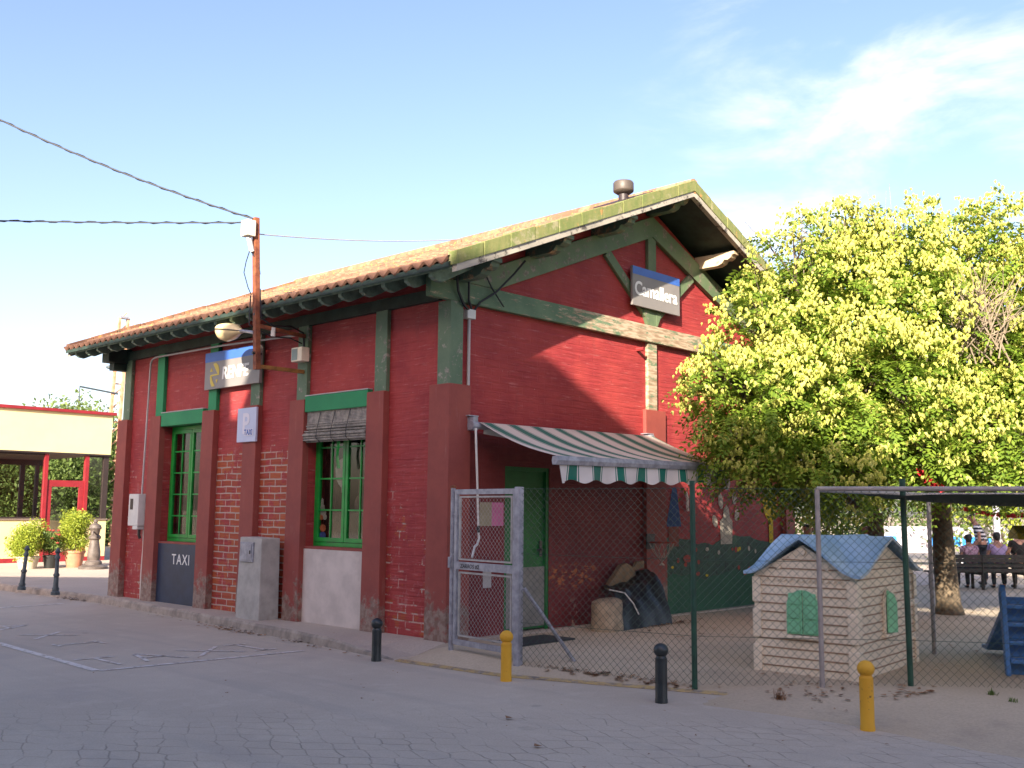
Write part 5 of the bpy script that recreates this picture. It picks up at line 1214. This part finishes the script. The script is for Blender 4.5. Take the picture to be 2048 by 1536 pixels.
q = MB(); q.box((yx0, yy0 - .04, 1.262), (3.34, yy0 + .16, 1.30)); q.box((4.55, yy0 - .04, 1.262), (yx1 + .02, yy0 + .16, 1.30)); q.build('sill', M['ceiling_brown'], YB)
q = MB(); q.box((yx0, yy0 + .1, G - .02), (yx1 - .2, yy1 - .2, G + .02)); q.build('floor', M['pavement'], YB)
for x in (-4.2, -1.0, 1.75, 5.0): 
    q = MB(); q.box((x - .05, yy1 - .16, 1.002), (x + .05, yy1 - .04, fz0 - .0)); q.build('mullion', M['dark_frame'], YB)
for x in (3.62, 4.55, 5.60):
    q = MB(); q.box((x - .07, yy1 - .15, 1.003), (x + .07, yy1 - .05, fz0 - .0)); q.build('mullion', M['dark_frame'], YB) if x < 5.1 else None
q = MB(); q.box((yx0, yy1 - .17, 2.92), (yx1, yy1 - .03, 3.128)); q.build('head_rail', M['dark_frame'], YB)
for x in (-5.5, -2.4, .2): 
    q = MB(); q.box((x, yy0, 1.302), (x + .13, yy0 + .12, fz0 - .046)); q.build('mullion', M['red_trim'], YB)
q = MB(); q.box((yx1 - .16, yy0 + .01, 1.302), (yx1 - .01, yy0 + .13, fz0 - .046)); q.build('corner_mullion', M['dark_frame'], YB)
for x in (3.32, 4.46):
    q = MB(); q.box((x, yy0 - .01, G), (x + .10, yy0 + .12, fz0 - .046)); q.build('door_post', M['red_trim'], YB)
q = MB(); q.box((3.422, yy0 + .02, 2.18), (4.458, yy0 + .08, 2.36)); q.box((3.422, yy0 + .02, G), (3.56, yy0 + .08, 2.178)); q.box((4.32, yy0 + .02, G), (4.458, yy0 + .08, 2.178)); q.box((3.562, yy0 + .02, G), (4.318, yy0 + .08, .38)); yd = q.build('door', M['red_trim'], YB, bevel=.006)
q = MB(); q.box((4.34, yy0 - .04, 1.05), (4.37, yy0 + .015, 1.25)); q.build('handle', M['galv'], yd)
q = MB(); q.box((3.562, yy0 + .045, .382), (4.318, yy0 + .052, 2.178)); q.build('pane', M['glass'], yd)
for a, b in ((.33, 3.32), (4.56, yx1 - .16)):
    q = MB(); q.box((a + .002, yy0 + .03, 1.303), (b - .002, yy0 + .10, 1.345)); q.box((a + .002, yy0 + .03, fz0 - .09), (b - .002, yy0 + .10, fz0 - .047)); q.build('glazing_frame', M['dark_frame'], YB)
for a, b in ((yx0, -5.5), (-5.37, -2.4), (-2.27, .2), (.33, 3.32), (4.56, yx1 - .16)):
    q = MB(); q.box((a, yy0 + .06, 1.302), (b, yy0 + .067, fz0 - .046)); q.build('window_pane', M['glass'], YB)
# catenary mast beyond
MS = empty('railway_mast', (9.9, 29.3, 0), 'orange and grey twin leg steel mast beyond the pavilion roof', 'mast')
for dx, mt in ((-.17, 'orange_steel'), (.17, 'orange_steel')):
    q = MB(); q.bar((9.88 + dx * 1.3 - .2, 29.5, 0), (9.88 + dx, 29.3, 9.0), .12, .10, (1, 0, 0)); q.build('leg', M[mt], MS)
q = MB()
for k in range(18): zz = .4 + .5 * k; q.bar((9.88 - .2 * (1 - zz / 9) - .17 * (1.3 - .3 * zz / 9), 29.4, zz), (9.88 - .2 * (1 - zz / 9) + .17 * (1.3 - .3 * zz / 9), 29.4, zz + (.0 if k % 3 == 0 else .35)), .05, .05)
q.build('lattice', M['orange_steel'], MS)
q = MB(); q.box((9.70, 29.2, 8.98), (10.08, 29.4, 9.06)); q.bar((9.5, 29.3, 7.0), (10.4, 29.3, 7.0), .08, .08); q.build('cross_bar', M['galv'], MS)
q = MB(); q.lathe((9.38, 29.3, 6.94), [(.03, 0), (.10, .03), (.10, .09), (.03, .13)], 10); q.build('insulator', M['grey_iron'], MS)
q = MB(); q.tube([(8.3, 29.3, 5.6), (8.3, 29.3, 6.15), (9.8, 29.3, 6.0)], .035, 6); q.build('rail', M['grey_iron'], MS)

# plants in pots and the cast iron pillar tap
def potted(x, y, h, w, potr, poth, potm, label, seed, mat='leaf_lime', flowers=False):
    rr_ = random.Random(seed); T = empty('potted_shrub', (x, y, G), label, 'potted plant', 'potted shrubs in front of the pavilion')
    q = MB(); q.lathe((x, y, G), [(potr * .75, 0), (potr, poth * .85), (potr * 1.08, poth * .86), (potr * 1.08, poth), (potr * .9, poth)], 20); q.build('pot', potm, T, smooth=True)
    blobs = [(Vector((x + rr_.uniform(-.5, .5) * w * .5, y + rr_.uniform(-.5, .5) * w * .5, G + poth + (h - poth) * rr_.uniform(.15, .80))), w * .30, 1.0) for k in range(11)]
    q = MB(); [limb(q, Vector((x, y, G + poth * .8)), b_[0], .018, .006, seed + i, 4) for i, b_ in enumerate(blobs)]; q.build('stems', M['bark'], T, fix=False)
    q = MB(); leaf_cloud(q, blobs, 8500 / max(.6, w), rr_, .020, .040); q.build('foliage', M[mat], T, fix=False)
    if flowers:
        q = MB()
        for k in range(16): p = Vector((x + rr_.gauss(0, w * .22), y - rr_.random() * w * .45, G + poth + rr_.random() * (h - poth))); q.lathe(tuple(p), [(.005, 0), (.035, .015), (.045, .035), (.01, .05)], 6)
        q.build('blossom', M['mural_red'], T)
potted(1.92, 17.0, 1.12, .95, .26, .30, M['cream_pot'], 'round lime green shrub in a pale pot, leftmost of three', 71)
potted(2.42, 16.9, .92, .5, .17, .32, M['black_pot'], 'small dark green shrub in a black pot, between two larger ones', 72, 'leaf_far', True)
potted(3.02, 16.9, 1.45, 1.0, .24, .42, M['terracotta'], 'tallest lime green shrub in a terracotta pot, right one of three', 73)
HY = empty('iron_fountain', (3.1, 16.0, G), 'brown cast iron street fountain beside the station corner', 'street fountain')
q = MB(); q.lathe((3.1, 16.0, G), [(.34, -.02), (.34, .06), (.26, .09), (.20, .11), (.20, .17), (.14, .22), (.155, .27), (.15, .42), (.115, .62), (.105, .70), (.145, .74), (.145, .79), (.10, .83), (.12, .95), (.155, .99), (.14, 1.02)], 20); q.build('body', M['brown_iron'], HY, smooth=True)
q = MB(); q.lathe((3.1, 16.0, G), [(.14, 1.02), (.13, 1.06), (.07, 1.10), (.04, 1.12), (.055, 1.15), (.03, 1.19), (.004, 1.22)], 20); q.build('dome', M['brown_iron'], HY, smooth=True)
q = MB(); q.tube([(3.02, 15.9, G + .9), (2.94, 15.78, G + .9), (2.93, 15.76, G + .84)], .02, 8); q.build('spout', M['brown_iron'], HY, smooth=True)

# ------------------------------------------------------------ back of the yard: panels, bench, people, bunting
PNL = empty('platform_railing', W(1890, 1095, 30) * 1, 'white railing of tall panels with a bright blue band beyond the bench', 'railing')
PNL.location.z = .1; BASE[PNL.name] = Vector(PNL.location)
pa = W(1735, 1095, 30); pb = W(2030, 1095, 30); dv_ = (pb - pa); dv_.z = 0; Lp = dv_.length; dv_.normalize(); n2 = Vector((-dv_.y, dv_.x, 0))
k = 0; s_ = 0.
while s_ < Lp:
    a = pa + dv_ * s_; b = pa + dv_ * min(Lp, s_ + .86)
    tall = k % 3 == 1
    q = MB(); q.bar((a.x, a.y, .78 if not tall else .55), (b.x, b.y, .78 if not tall else .55), .04, .01); 
    q = MB(); z0, z1 = (.50, 1.27) if tall else (.98, 1.27)
    q.bar((a.x, a.y, (z0 + z1) / 2), (b.x, b.y, (z0 + z1) / 2), .035, z1 - z0); q.build('panel', M['panel_white'], PNL)
    if not tall: q = MB(); q.bar((a.x, a.y, .84), (b.x, b.y, .84), .035, .276); q.build('blue_panel', M['panel_blue'], PNL)
    q = MB(); q.tube([(a.x - dv_.x * .03, a.y - dv_.y * .03, .1), (a.x - dv_.x * .03, a.y - dv_.y * .03, 1.30)], .035, 8); q.build('post', M['panel_white'], PNL)
    s_ += .93; k += 1
WP = empty('white_column', W(1996, 1095, 28), 'white steel column rising behind the railing near the bench people', 'column'); WP.location.z = .1; BASE[WP.name] = Vector(WP.location)
q = MB(); q.tube([(WP.location.x, WP.location.y, .1), (WP.location.x, WP.location.y, 2.2)], .09, 12); q.build('shaft', M['panel_white'], WP, smooth=True)
q = MB(); q.box((WP.location.x - .16, WP.location.y - .16, .08), (WP.location.x + .16, WP.location.y + .16, .14)); q.build('base_plate', M['panel_white'], WP)
# bench seen from behind
BN = empty('park_bench', (13.7, -1.25, .1), 'long dark slatted bench seen from behind near the tree trunk', 'bench')
ba = Vector((13.0, -.70, 0)); bb = Vector((14.55, -2.10, 0)); bd = (bb - ba).normalized(); bn = Vector((-bd.y, bd.x, 0)); bn = bn if bn.dot(Vector((1, 1, 0))) > 0 else -bn
if True:
    for i, zz in enumerate((.50, .60, .70, .78)):
        q = MB(); a = ba - bd * .05; b = bb; q.bar((a.x, a.y, zz), (b.x, b.y, zz), .03, .075); q.build('back_slat', M['bench_wood'], BN)
    for i in range(4):
        q = MB(); o_ = bn * (.08 + .1 * i); q.bar((ba.x + o_.x, ba.y + o_.y, .46), (bb.x + o_.x, bb.y + o_.y, .46), .085, .03); q.build('seat_slat', M['bench_wood'], BN)
    for t in (.06, .5, .94):
        p = ba.lerp(bb, t); q = MB(); q.bar((p.x, p.y, .1), (p.x, p.y, .82), .05, .05, (1, 0, 0)); f_ = p + bn * .40; q.bar((f_.x, f_.y, .1), (f_.x, f_.y, .45), .05, .05, (1, 0, 0)); q.bar((p.x, p.y, .42), (f_.x, f_.y, .42), .04, .04); q.build('leg_frame', M['bench_wood'], BN)
def skin(name, nodes, edges, mat, parent, sub=1):
    """nodes: list of (x,y,z,r)"""
    me = bpy.data.meshes.new(name); me.from_pydata([n_[:3] for n_ in nodes], edges, []); me.materials.append(mat)
    o = bpy.data.objects.new(name, me); COL.objects.link(o); o.parent = parent
    md = o.modifiers.new('skin', 'SKIN'); md.use_smooth_shade = True
    if not me.skin_vertices: 
        bm = bmesh.new(); bm.from_mesh(me); bm.verts.layers.skin.verify(); bm.to_mesh(me); bm.free()
    sv = me.skin_vertices[0].data
    for i, n_ in enumerate(nodes): sv[i].radius = (n_[3], n_[3]); sv[i].use_root = (i == 0)
    ss = o.modifiers.new('sub', 'SUBSURF'); ss.levels = sub; ss.render_levels = sub
    return o
def person(x, y, face, label, pose, shirt, legs, lean=0., scale=1., hairlong=False, group=None):
    """face: heading angle; pose 'sit' or 'stand'"""
    T = empty('person', (x, y, .1), label, 'person', group, rz=face); T.scale = (scale,) * 3
    if pose == 'sit':
        hip = .52; L = lambda z: lean * (z - hip)
        tor = [(0, 0, hip, .14), (.0 + L(.7), 0, .72, .135), (L(.92), 0, .92, .15), (L(1.02), 0, 1.02, .085), (L(1.10) + .01, 0, 1.10, .05), (L(1.2) + .02, 0, 1.20, .088), (L(1.28) + .02, 0, 1.28, .085)]
        leg = lambda s: [(.05, s * .09, .50, .085), (.42, s * .12, .52, .065), (.44, s * .12, .28, .048), (.42, s * .12, .06, .036), (.54, s * .13, .03, .03)]
        arm = lambda s: [(L(.95), s * .17, .96, .05), (L(.72) + .04, s * .23, .72, .038), (.22, s * .17, .60, .03), (.29, s * .14, .59, .024)]
    else:
        hip = .82; L = lambda z: lean * max(0, z - hip)
        tor = [(0, 0, hip, .135), (L(1.0), 0, 1.0, .12), (L(1.22), 0, 1.22, .145), (L(1.34), 0, 1.33, .08), (L(1.42) + .02, 0, 1.40, .048), (L(1.5) + .04, 0, 1.49, .085), (L(1.57) + .04, 0, 1.57, .082)]
        leg = lambda s: [(0, s * .09, .78, .088), (.02, s * .10, .46, .06), (-.01, s * .11, .10, .038), (.10, s * .12, .03, .032)]
        arm = lambda s: [(L(1.26), s * .16, 1.27, .05), (L(1.0) + .05, s * .25, 1.02, .038), (L(1.0) + .18, s * .2, .84, .03), (L(1.0) + .25, s * .18, .78, .024)]
    nodes = list(tor); edges = [(i, i + 1) for i in range(6)]
    def attach(chain, root):
        k = len(nodes); nodes.extend(chain); edges.append((root, k)); edges.extend((k + i, k + i + 1) for i in range(len(chain) - 1))
    for s in (-1, 1): attach(leg(s), 0)
    for s in (-1, 1): attach(arm(s), 2)
    # fingers
    for s in (-1, 1):
        h = arm(s)[-1]
        for k in range(4): attach([(h[0] + .04, h[1] + s * (-.024 + .016 * k), h[2] - .005, .009), (h[0] + .085 - .008 * abs(k - 1), h[1] + s * (-.026 + .018 * k), h[2] - .03, .008)], nodes.index(h))
        attach([(h[0] + .015, h[1] - s * .035, h[2] - .005, .010), (h[0] + .05, h[1] - s * .05, h[2] - .02, .008)], nodes.index(h))
    b_ = skin('body', nodes, edges, M['skin'], T)
    # nose, ears are part of the skin of the head as small extra pieces of the same mesh family
    g = lambda n_, k: (n_[0], n_[1], n_[2], n_[3] + k)
    sh = [g(tor[0], .012), g(tor[1], .014), g(tor[2], .014), g(tor[3], .008)]; ed = [(0, 1), (1, 2), (2, 3)]
    for s in (-1, 1):
        a = arm(s); k = len(sh); sh += [g(a[0], .014), g(((a[0][0] + a[1][0]) / 2, (a[0][1] + a[1][1]) / 2, (a[0][2] + a[1][2]) / 2, a[1][3]), .018)]; ed += [(2, k), (k, k + 1)]
    skin('shirt', sh, ed, shirt, T)
    tr = [g(tor[0], .010)]; ed = []
    for s in (-1, 1):
        l_ = leg(s); k = len(tr); tr += [g(p_, .012) for p_ in l_[:-1]]; ed += [(0, k)] + [(k + i, k + i + 1) for i in range(len(l_) - 2)]
    skin('trousers', tr, ed, legs, T)
    for s in (-1, 1):
        l_ = leg(s)[-1]; a = leg(s)[-2]; skin('shoe', [(a[0] - .02, a[1], .035, .042), (l_[0], l_[1], .03, .036), (l_[0] + .05, l_[1], .028, .03)], [(0, 1), (1, 2)], M['shoe'], T)
    hd = tor[5]; ht = tor[6]
    hr = [(hd[0] - .02, 0, hd[2] + .01, .088), (ht[0] - .012, 0, ht[2] + .012, .092)]
    if hairlong: hr = [(hd[0] - .07, 0, hd[2] - .13, .06), (hd[0] - .04, 0, hd[2] - .02, .085)] + hr[1:]
    skin('hair', hr, [(i, i + 1) for i in range(len(hr) - 1)], M['hair'], T)
    fx = hd[0] + .082; O_ = T.location.copy()
    def feat(name, pts, r_, mat, n_=6):
        fm = MB(); fm.tube(pts, r_, n_); fm.v = [(v[0] + O_.x, v[1] + O_.y, v[2] + O_.z) for v in fm.v]; fm.build(name, mat, T, smooth=True)
    for s_ in (-1, 1):
        feat('eye', [(fx - .004, s_ * .03, hd[2] + .03), (fx + .006, s_ * .03, hd[2] + .03)], .010, M['black_marker'], 8)
        feat('ear', [(hd[0], s_ * .08, hd[2] + .03), (hd[0] - .01, s_ * .097, hd[2] + .01), (hd[0], s_ * .085, hd[2] - .02)], .012, M['skin'])
    feat('nose', [(fx - .005, 0, hd[2] + .025), (fx + .022, 0, hd[2] - .005), (fx, 0, hd[2] - .012)], .011, M['skin'])
    feat('mouth', [(fx - .003, -.022, hd[2] - .045), (fx + .006, 0, hd[2] - .047), (fx - .003, .022, hd[2] - .045)], .007, M['mural_red'])
    return T
bh = math.atan2(bn.y, bn.x)
def onbench(t, off=.26): p = ba.lerp(bb, t) + bn * off; return p.x, p.y
x, y = onbench(.46); person(x, y, bh, 'seated person in mauve printed top on the bench, seen from behind', 'sit', M['pink'], M['jeans'], .15, .88, True)
x, y = onbench(.74); person(x, y, bh, 'seated person in lilac top on the bench, seen from behind', 'sit', M['purple'], M['jeans'], .05, .92, True)
x, y = onbench(.98, .3); person(x, y, bh, 'seated person in black at the right end of the bench', 'sit', M['black_cloth'], M['black_cloth'], .05, 1.0, True)
p = W(1968, 1095, 22.7); person(p.x, p.y, bh + R(65), 'person in a navy and white striped top standing beyond the bench', 'stand', M['jersey'], M['jeans'], .28, .98)
p = W(1618, 1080, 17.5); person(p.x, p.y, bh, 'dark clothed person seated behind the playhouse roof, left one of two', 'sit', M['black_cloth'], M['black_cloth'], .05, 1.05)
p = W(1728, 1070, 18.5); person(p.x, p.y, bh + R(180), 'dark haired person seated behind the grey tree trunk', 'sit', M['black_cloth'], M['jeans'], .1, 1.05, True)
# second low bench for those two
BN2 = empty('park_bench', (10.2, -.2, .1), 'dark bench behind the playhouse roof', 'bench')
for pp in (W(1618, 1080, 17.5), W(1728, 1070, 18.5)):
    pass
a = W(1596, 1080, 17.3); b = W(1750, 1070, 18.7); a.z = b.z = 0; d2 = (b - a).normalized(); nn2 = Vector((-d2.y, d2.x, 0)); nn2 = nn2 if nn2.dot(bn) > 0 else -nn2
BN2.location = ((a.x + b.x) / 2, (a.y + b.y) / 2, .1); BASE[BN2.name] = Vector(BN2.location)
for k in range(4):
    q = MB(); o_ = nn2 * (-.15 + .1 * k); q.bar((a.x + o_.x, a.y + o_.y, .46), (b.x + o_.x, b.y + o_.y, .46), .085, .03); q.build('seat_slat', M['bench_wood'], BN2)
for k in range(3):
    q = MB(); o_ = nn2 * (-.24); q.bar((a.x + o_.x, a.y + o_.y, .58 + .1 * k), (b.x + o_.x, b.y + o_.y, .58 + .1 * k), .03, .07); q.build('back_slat', M['bench_wood'], BN2)
for t in (.08, .92):
    p = a.lerp(b, t) - nn2 * .24; f_ = a.lerp(b, t) + nn2 * .14; q = MB(); q.bar((p.x, p.y, .1), (p.x, p.y, .82), .05, .05, (1, 0, 0)); q.bar((f_.x, f_.y, .1), (f_.x, f_.y, .45), .05, .05, (1, 0, 0)); q.build('leg_frame', M['bench_wood'], BN2)
# red bunting
def bunting(P, Q, n_, sag, label, size, seed):
    P = Vector(P); Q = Vector(Q); rr_ = random.Random(seed); T = empty('bunting', tuple(P), label, 'bunting', 'red paper garlands')
    line = MB(); pts = [P.lerp(Q, i / 20) - Vector((0, 0, sag * 4 * (i / 20) * (1 - i / 20))) for i in range(21)]; line.tube(pts, .004, 4); line.build('string', M['bunting'], T)
    q = MB(); d_ = (Q - P).normalized()
    for k in range(n_):
        t = (k + rr_.random() * .6) / n_; p = P.lerp(Q, t) - Vector((0, 0, sag * 4 * t * (1 - t)))
        for m in range(3):
            a_ = Vector((rr_.gauss(0, 1), rr_.gauss(0, 1), rr_.gauss(0, 1))).normalized() * size; b_ = Vector((rr_.gauss(0, .5), rr_.gauss(0, .5), -1)).normalized() * size * 1.4
            q.add([p, p + a_, p + a_ * .6 + b_, p + b_ * .8 - a_ * .4], [(0, 1, 2, 3)])
    q.build('paper_strips', M['bunting'], T, fix=False)
bunting(W(1838, 940, 13.3), W(1885, 975, 13.3), 26, .02, 'bunched red garland hanging below the tree crown', .055, 1)
bunting(W(1925, 1014, 17), W(2070, 1026, 16), 34, .05, 'red paper garland strung across above the bench people', .05, 2)
bunting(W(1650, 1002, 16), W(1730, 995, 17), 7, .04, 'sparse red garland between the tree trunks', .04, 4)

# ------------------------------------------------------------ fallen leaves, weeds
q = MB(); rr_ = random.Random(8)
def leaf_at(x, y, z, s):
    a = rr_.random() * 6.28; n_ = 7; t1 = rr_.uniform(-.4, .4); t2 = rr_.uniform(-.4, .4); vs = [(x, y, z + .012 * rr_.random() + .003)]
    for k in range(n_):
        b = a + 2 * math.pi * k / n_; r_ = s * (1 if k % 2 else .62) * rr_.uniform(.8, 1.1); vs.append((x + r_ * math.cos(b), y + r_ * math.sin(b), z + .006 + abs(r_ * math.cos(b) * t1 + r_ * math.sin(b) * t2)))
    q.add(vs, [(0, 1 + k, 1 + (k + 1) % n_) for k in range(n_)])
def ground_z(x, y):
    ex = edge_x(y)
    if y > -.1: return (G if x > kerb_x(y) + .05 else 0)
    o_ = x - ex
    if y > -3.9: return 0 if o_ < 0 else .012 + .09 * min(1, o_ / .5)
    t_ = max(0, min(1, (o_ + .75) / 1.6)); return max(0, -.004 + .104 * t_ * t_ * (3 - 2 * t_))
for _ in range(95):     # against the fence foot
    t = rr_.random(); x = -.42 + .3 * t + rr_.gauss(0, .05); y = -1.9 - 1.6 * t + rr_.gauss(0, .05); leaf_at(x, y, ground_z(x, y) + .004, rr_.uniform(.015, .04))
for _ in range(60): x = .35 + rr_.gauss(0, .28); y = -4.55 + rr_.gauss(0, .35); leaf_at(x, y, ground_z(x, y) + .004, rr_.uniform(.012, .036))
for _ in range(22): x = .65 + rr_.gauss(0, .15); y = -5.2 + rr_.gauss(0, .12); leaf_at(x, y, ground_z(x, y) + .004, rr_.uniform(.02, .045))
for _ in range(60): y = 3.6 + rr_.gauss(0, .35); leaf_at(kerb_x(y) - .08 - abs(rr_.gauss(0, .09)), y, .002, rr_.uniform(.015, .035))
for _ in range(30): y = rr_.uniform(.5, 12); leaf_at(kerb_x(y) - .06 - abs(rr_.gauss(0, .1)), y, .002, rr_.uniform(.015, .035))
for _ in range(46): x = rr_.uniform(-5, 1.2); y = rr_.uniform(-7.2, 2.5); leaf_at(x, y, ground_z(x, y) + .003, rr_.uniform(.008, .02))
for _ in range(60): x = 3.5 + rr_.gauss(0, .35); y = -.62 - abs(rr_.gauss(0, .1)); leaf_at(x, y, .105, rr_.uniform(.02, .05))
for _ in range(120): x = rr_.uniform(1.5, 11); y = rr_.uniform(-5.2, -.8); leaf_at(x, y, .115, rr_.uniform(.02, .045))
for x, y, s in ((-5.75, -5.9, .06), (-1.75, -7.35, .055), (-2.86, -4.0, .04), (-4.6, -6.6, .03), (-1.0, .35, .04), (-2.3, -3.2, .045), (1.0, -4.3, .07)): leaf_at(x, y, .004, s)
tag(q.build('fallen_leaves', M['leaf_dry'], None, fix=False), 'dry brown leaves scattered on the ground and against the fence', 'dry leaves', kind='stuff')
def tuft(x, y, label, h, n_, mat, seed):
    rr2 = random.Random(seed); z = ground_z(x, y); q = MB()
    for _ in range(n_):
        a = rr2.random() * 6.28; l_ = h * rr2.uniform(.5, 1.1); sp = rr2.uniform(.2, .9); p = Vector((x + rr2.gauss(0, .02), y + rr2.gauss(0, .02), z)); tip = p + Vector((math.cos(a) * l_ * sp, math.sin(a) * l_ * sp, l_ * (1 - sp * .5))); s_ = Vector((-math.sin(a), math.cos(a), 0)) * .003
        m_ = p.lerp(tip, .5) + Vector((0, 0, l_ * .12)); q.add([p - s_, p + s_, m_ + s_, m_ - s_, tip], [(0, 1, 2, 3), (3, 2, 4)])
    tag(q.build('weed_tuft', mat, None, fix=False, origin=(x, y, z)), label, 'weed', 'small weeds in the sand')
tuft(-.10, -4.37, 'rusty dry grass tuft in front of the playhouse', .10, 60, M['leaf_dry'], 1); tuft(1.05, -5.75, 'small green weed outside the fence at the right', .07, 40, M['leaf_far'], 2)
tuft(.85, -5.98, 'tiny green weed nearest the right edge', .05, 30, M['leaf_far'], 3)
# broken kerb rubble
q = MB(); rr_ = random.Random(4)
for _ in range(46):
    y = rr_.choice((3.4, 3.2, 1.6, 9.2)) + rr_.gauss(0, .3); x = kerb_x(y) - .03 + rr_.gauss(0, .05); s_ = rr_.uniform(.012, .045); k0 = [Vector((rr_.uniform(.6, 1), 0, 0)) for _ in range(6)]
    c = Vector((x, y, s_ * .4 + .002)); dirs = [Vector((1, 0, 0)), Vector((-1, 0, 0)), Vector((0, 1, 0)), Vector((0, -1, 0)), Vector((0, 0, .7)), Vector((0, 0, -.5))]
    v_ = [c + dd * s_ * rr_.uniform(.7, 1.2) for dd in dirs]; q.add(v_, [(0, 2, 4), (2, 1, 4), (1, 3, 4), (3, 0, 4), (2, 0, 5), (1, 2, 5), (3, 1, 5), (0, 3, 5)])
tag(q.build('kerb_rubble', M['kerb'], None, fix=False), 'crumbled bits of kerb stone lying along the gutter', 'rubble', kind='stuff')

# ------------------------------------------------------------ unseen building added behind the camera, its roofline shaped to throw the big shade
NB = empty('shade_building', (-18, -20, 0), 'plain pale block added out of view across the street to cast the shade', 'building')
bx = -14.; sky_ = [(7.3, 7.4), (4.0, 8.5), (1.6, 11.12), (-2.08, 11.14), (-2.12, 10.1), (-2.34, 10.1), (-3.05, 11.14), (-7.4, 11.15), (-7.86, 11.68), (-8.93, 11.77), (-9.8, 11.55), (-11.15, 11.4), (-46, 11.4)]  # skyline fitted to the shade edges, its notch to the sun spot on the sign
q = MB(); q.prism([(sky_[0][0], -.05)] + [(y_, z_ - 1.4) for y_, z_ in sky_ if not -3 < y_ < -2.1] + [(-46, -.05)], 'x', bx - 9, bx - .25); q.build('wall', M['building_far'], NB)
q = MB(); q.prism([(sky_[0][0], -.05)] + sky_ + [(-46, -.05)], 'x', bx - .249, bx); q.build('facade', M['building_far'], NB)
for fl in range(3):
    for k in range(14):
        y = 3.5 - k * 3.4; z0 = 1.0 + fl * 3.0
        q = MB(); q.box((bx + .002, y - .55, z0), (bx + .03, y + .55, z0 + 1.5)); q.build('window', M['dark_frame'], NB)
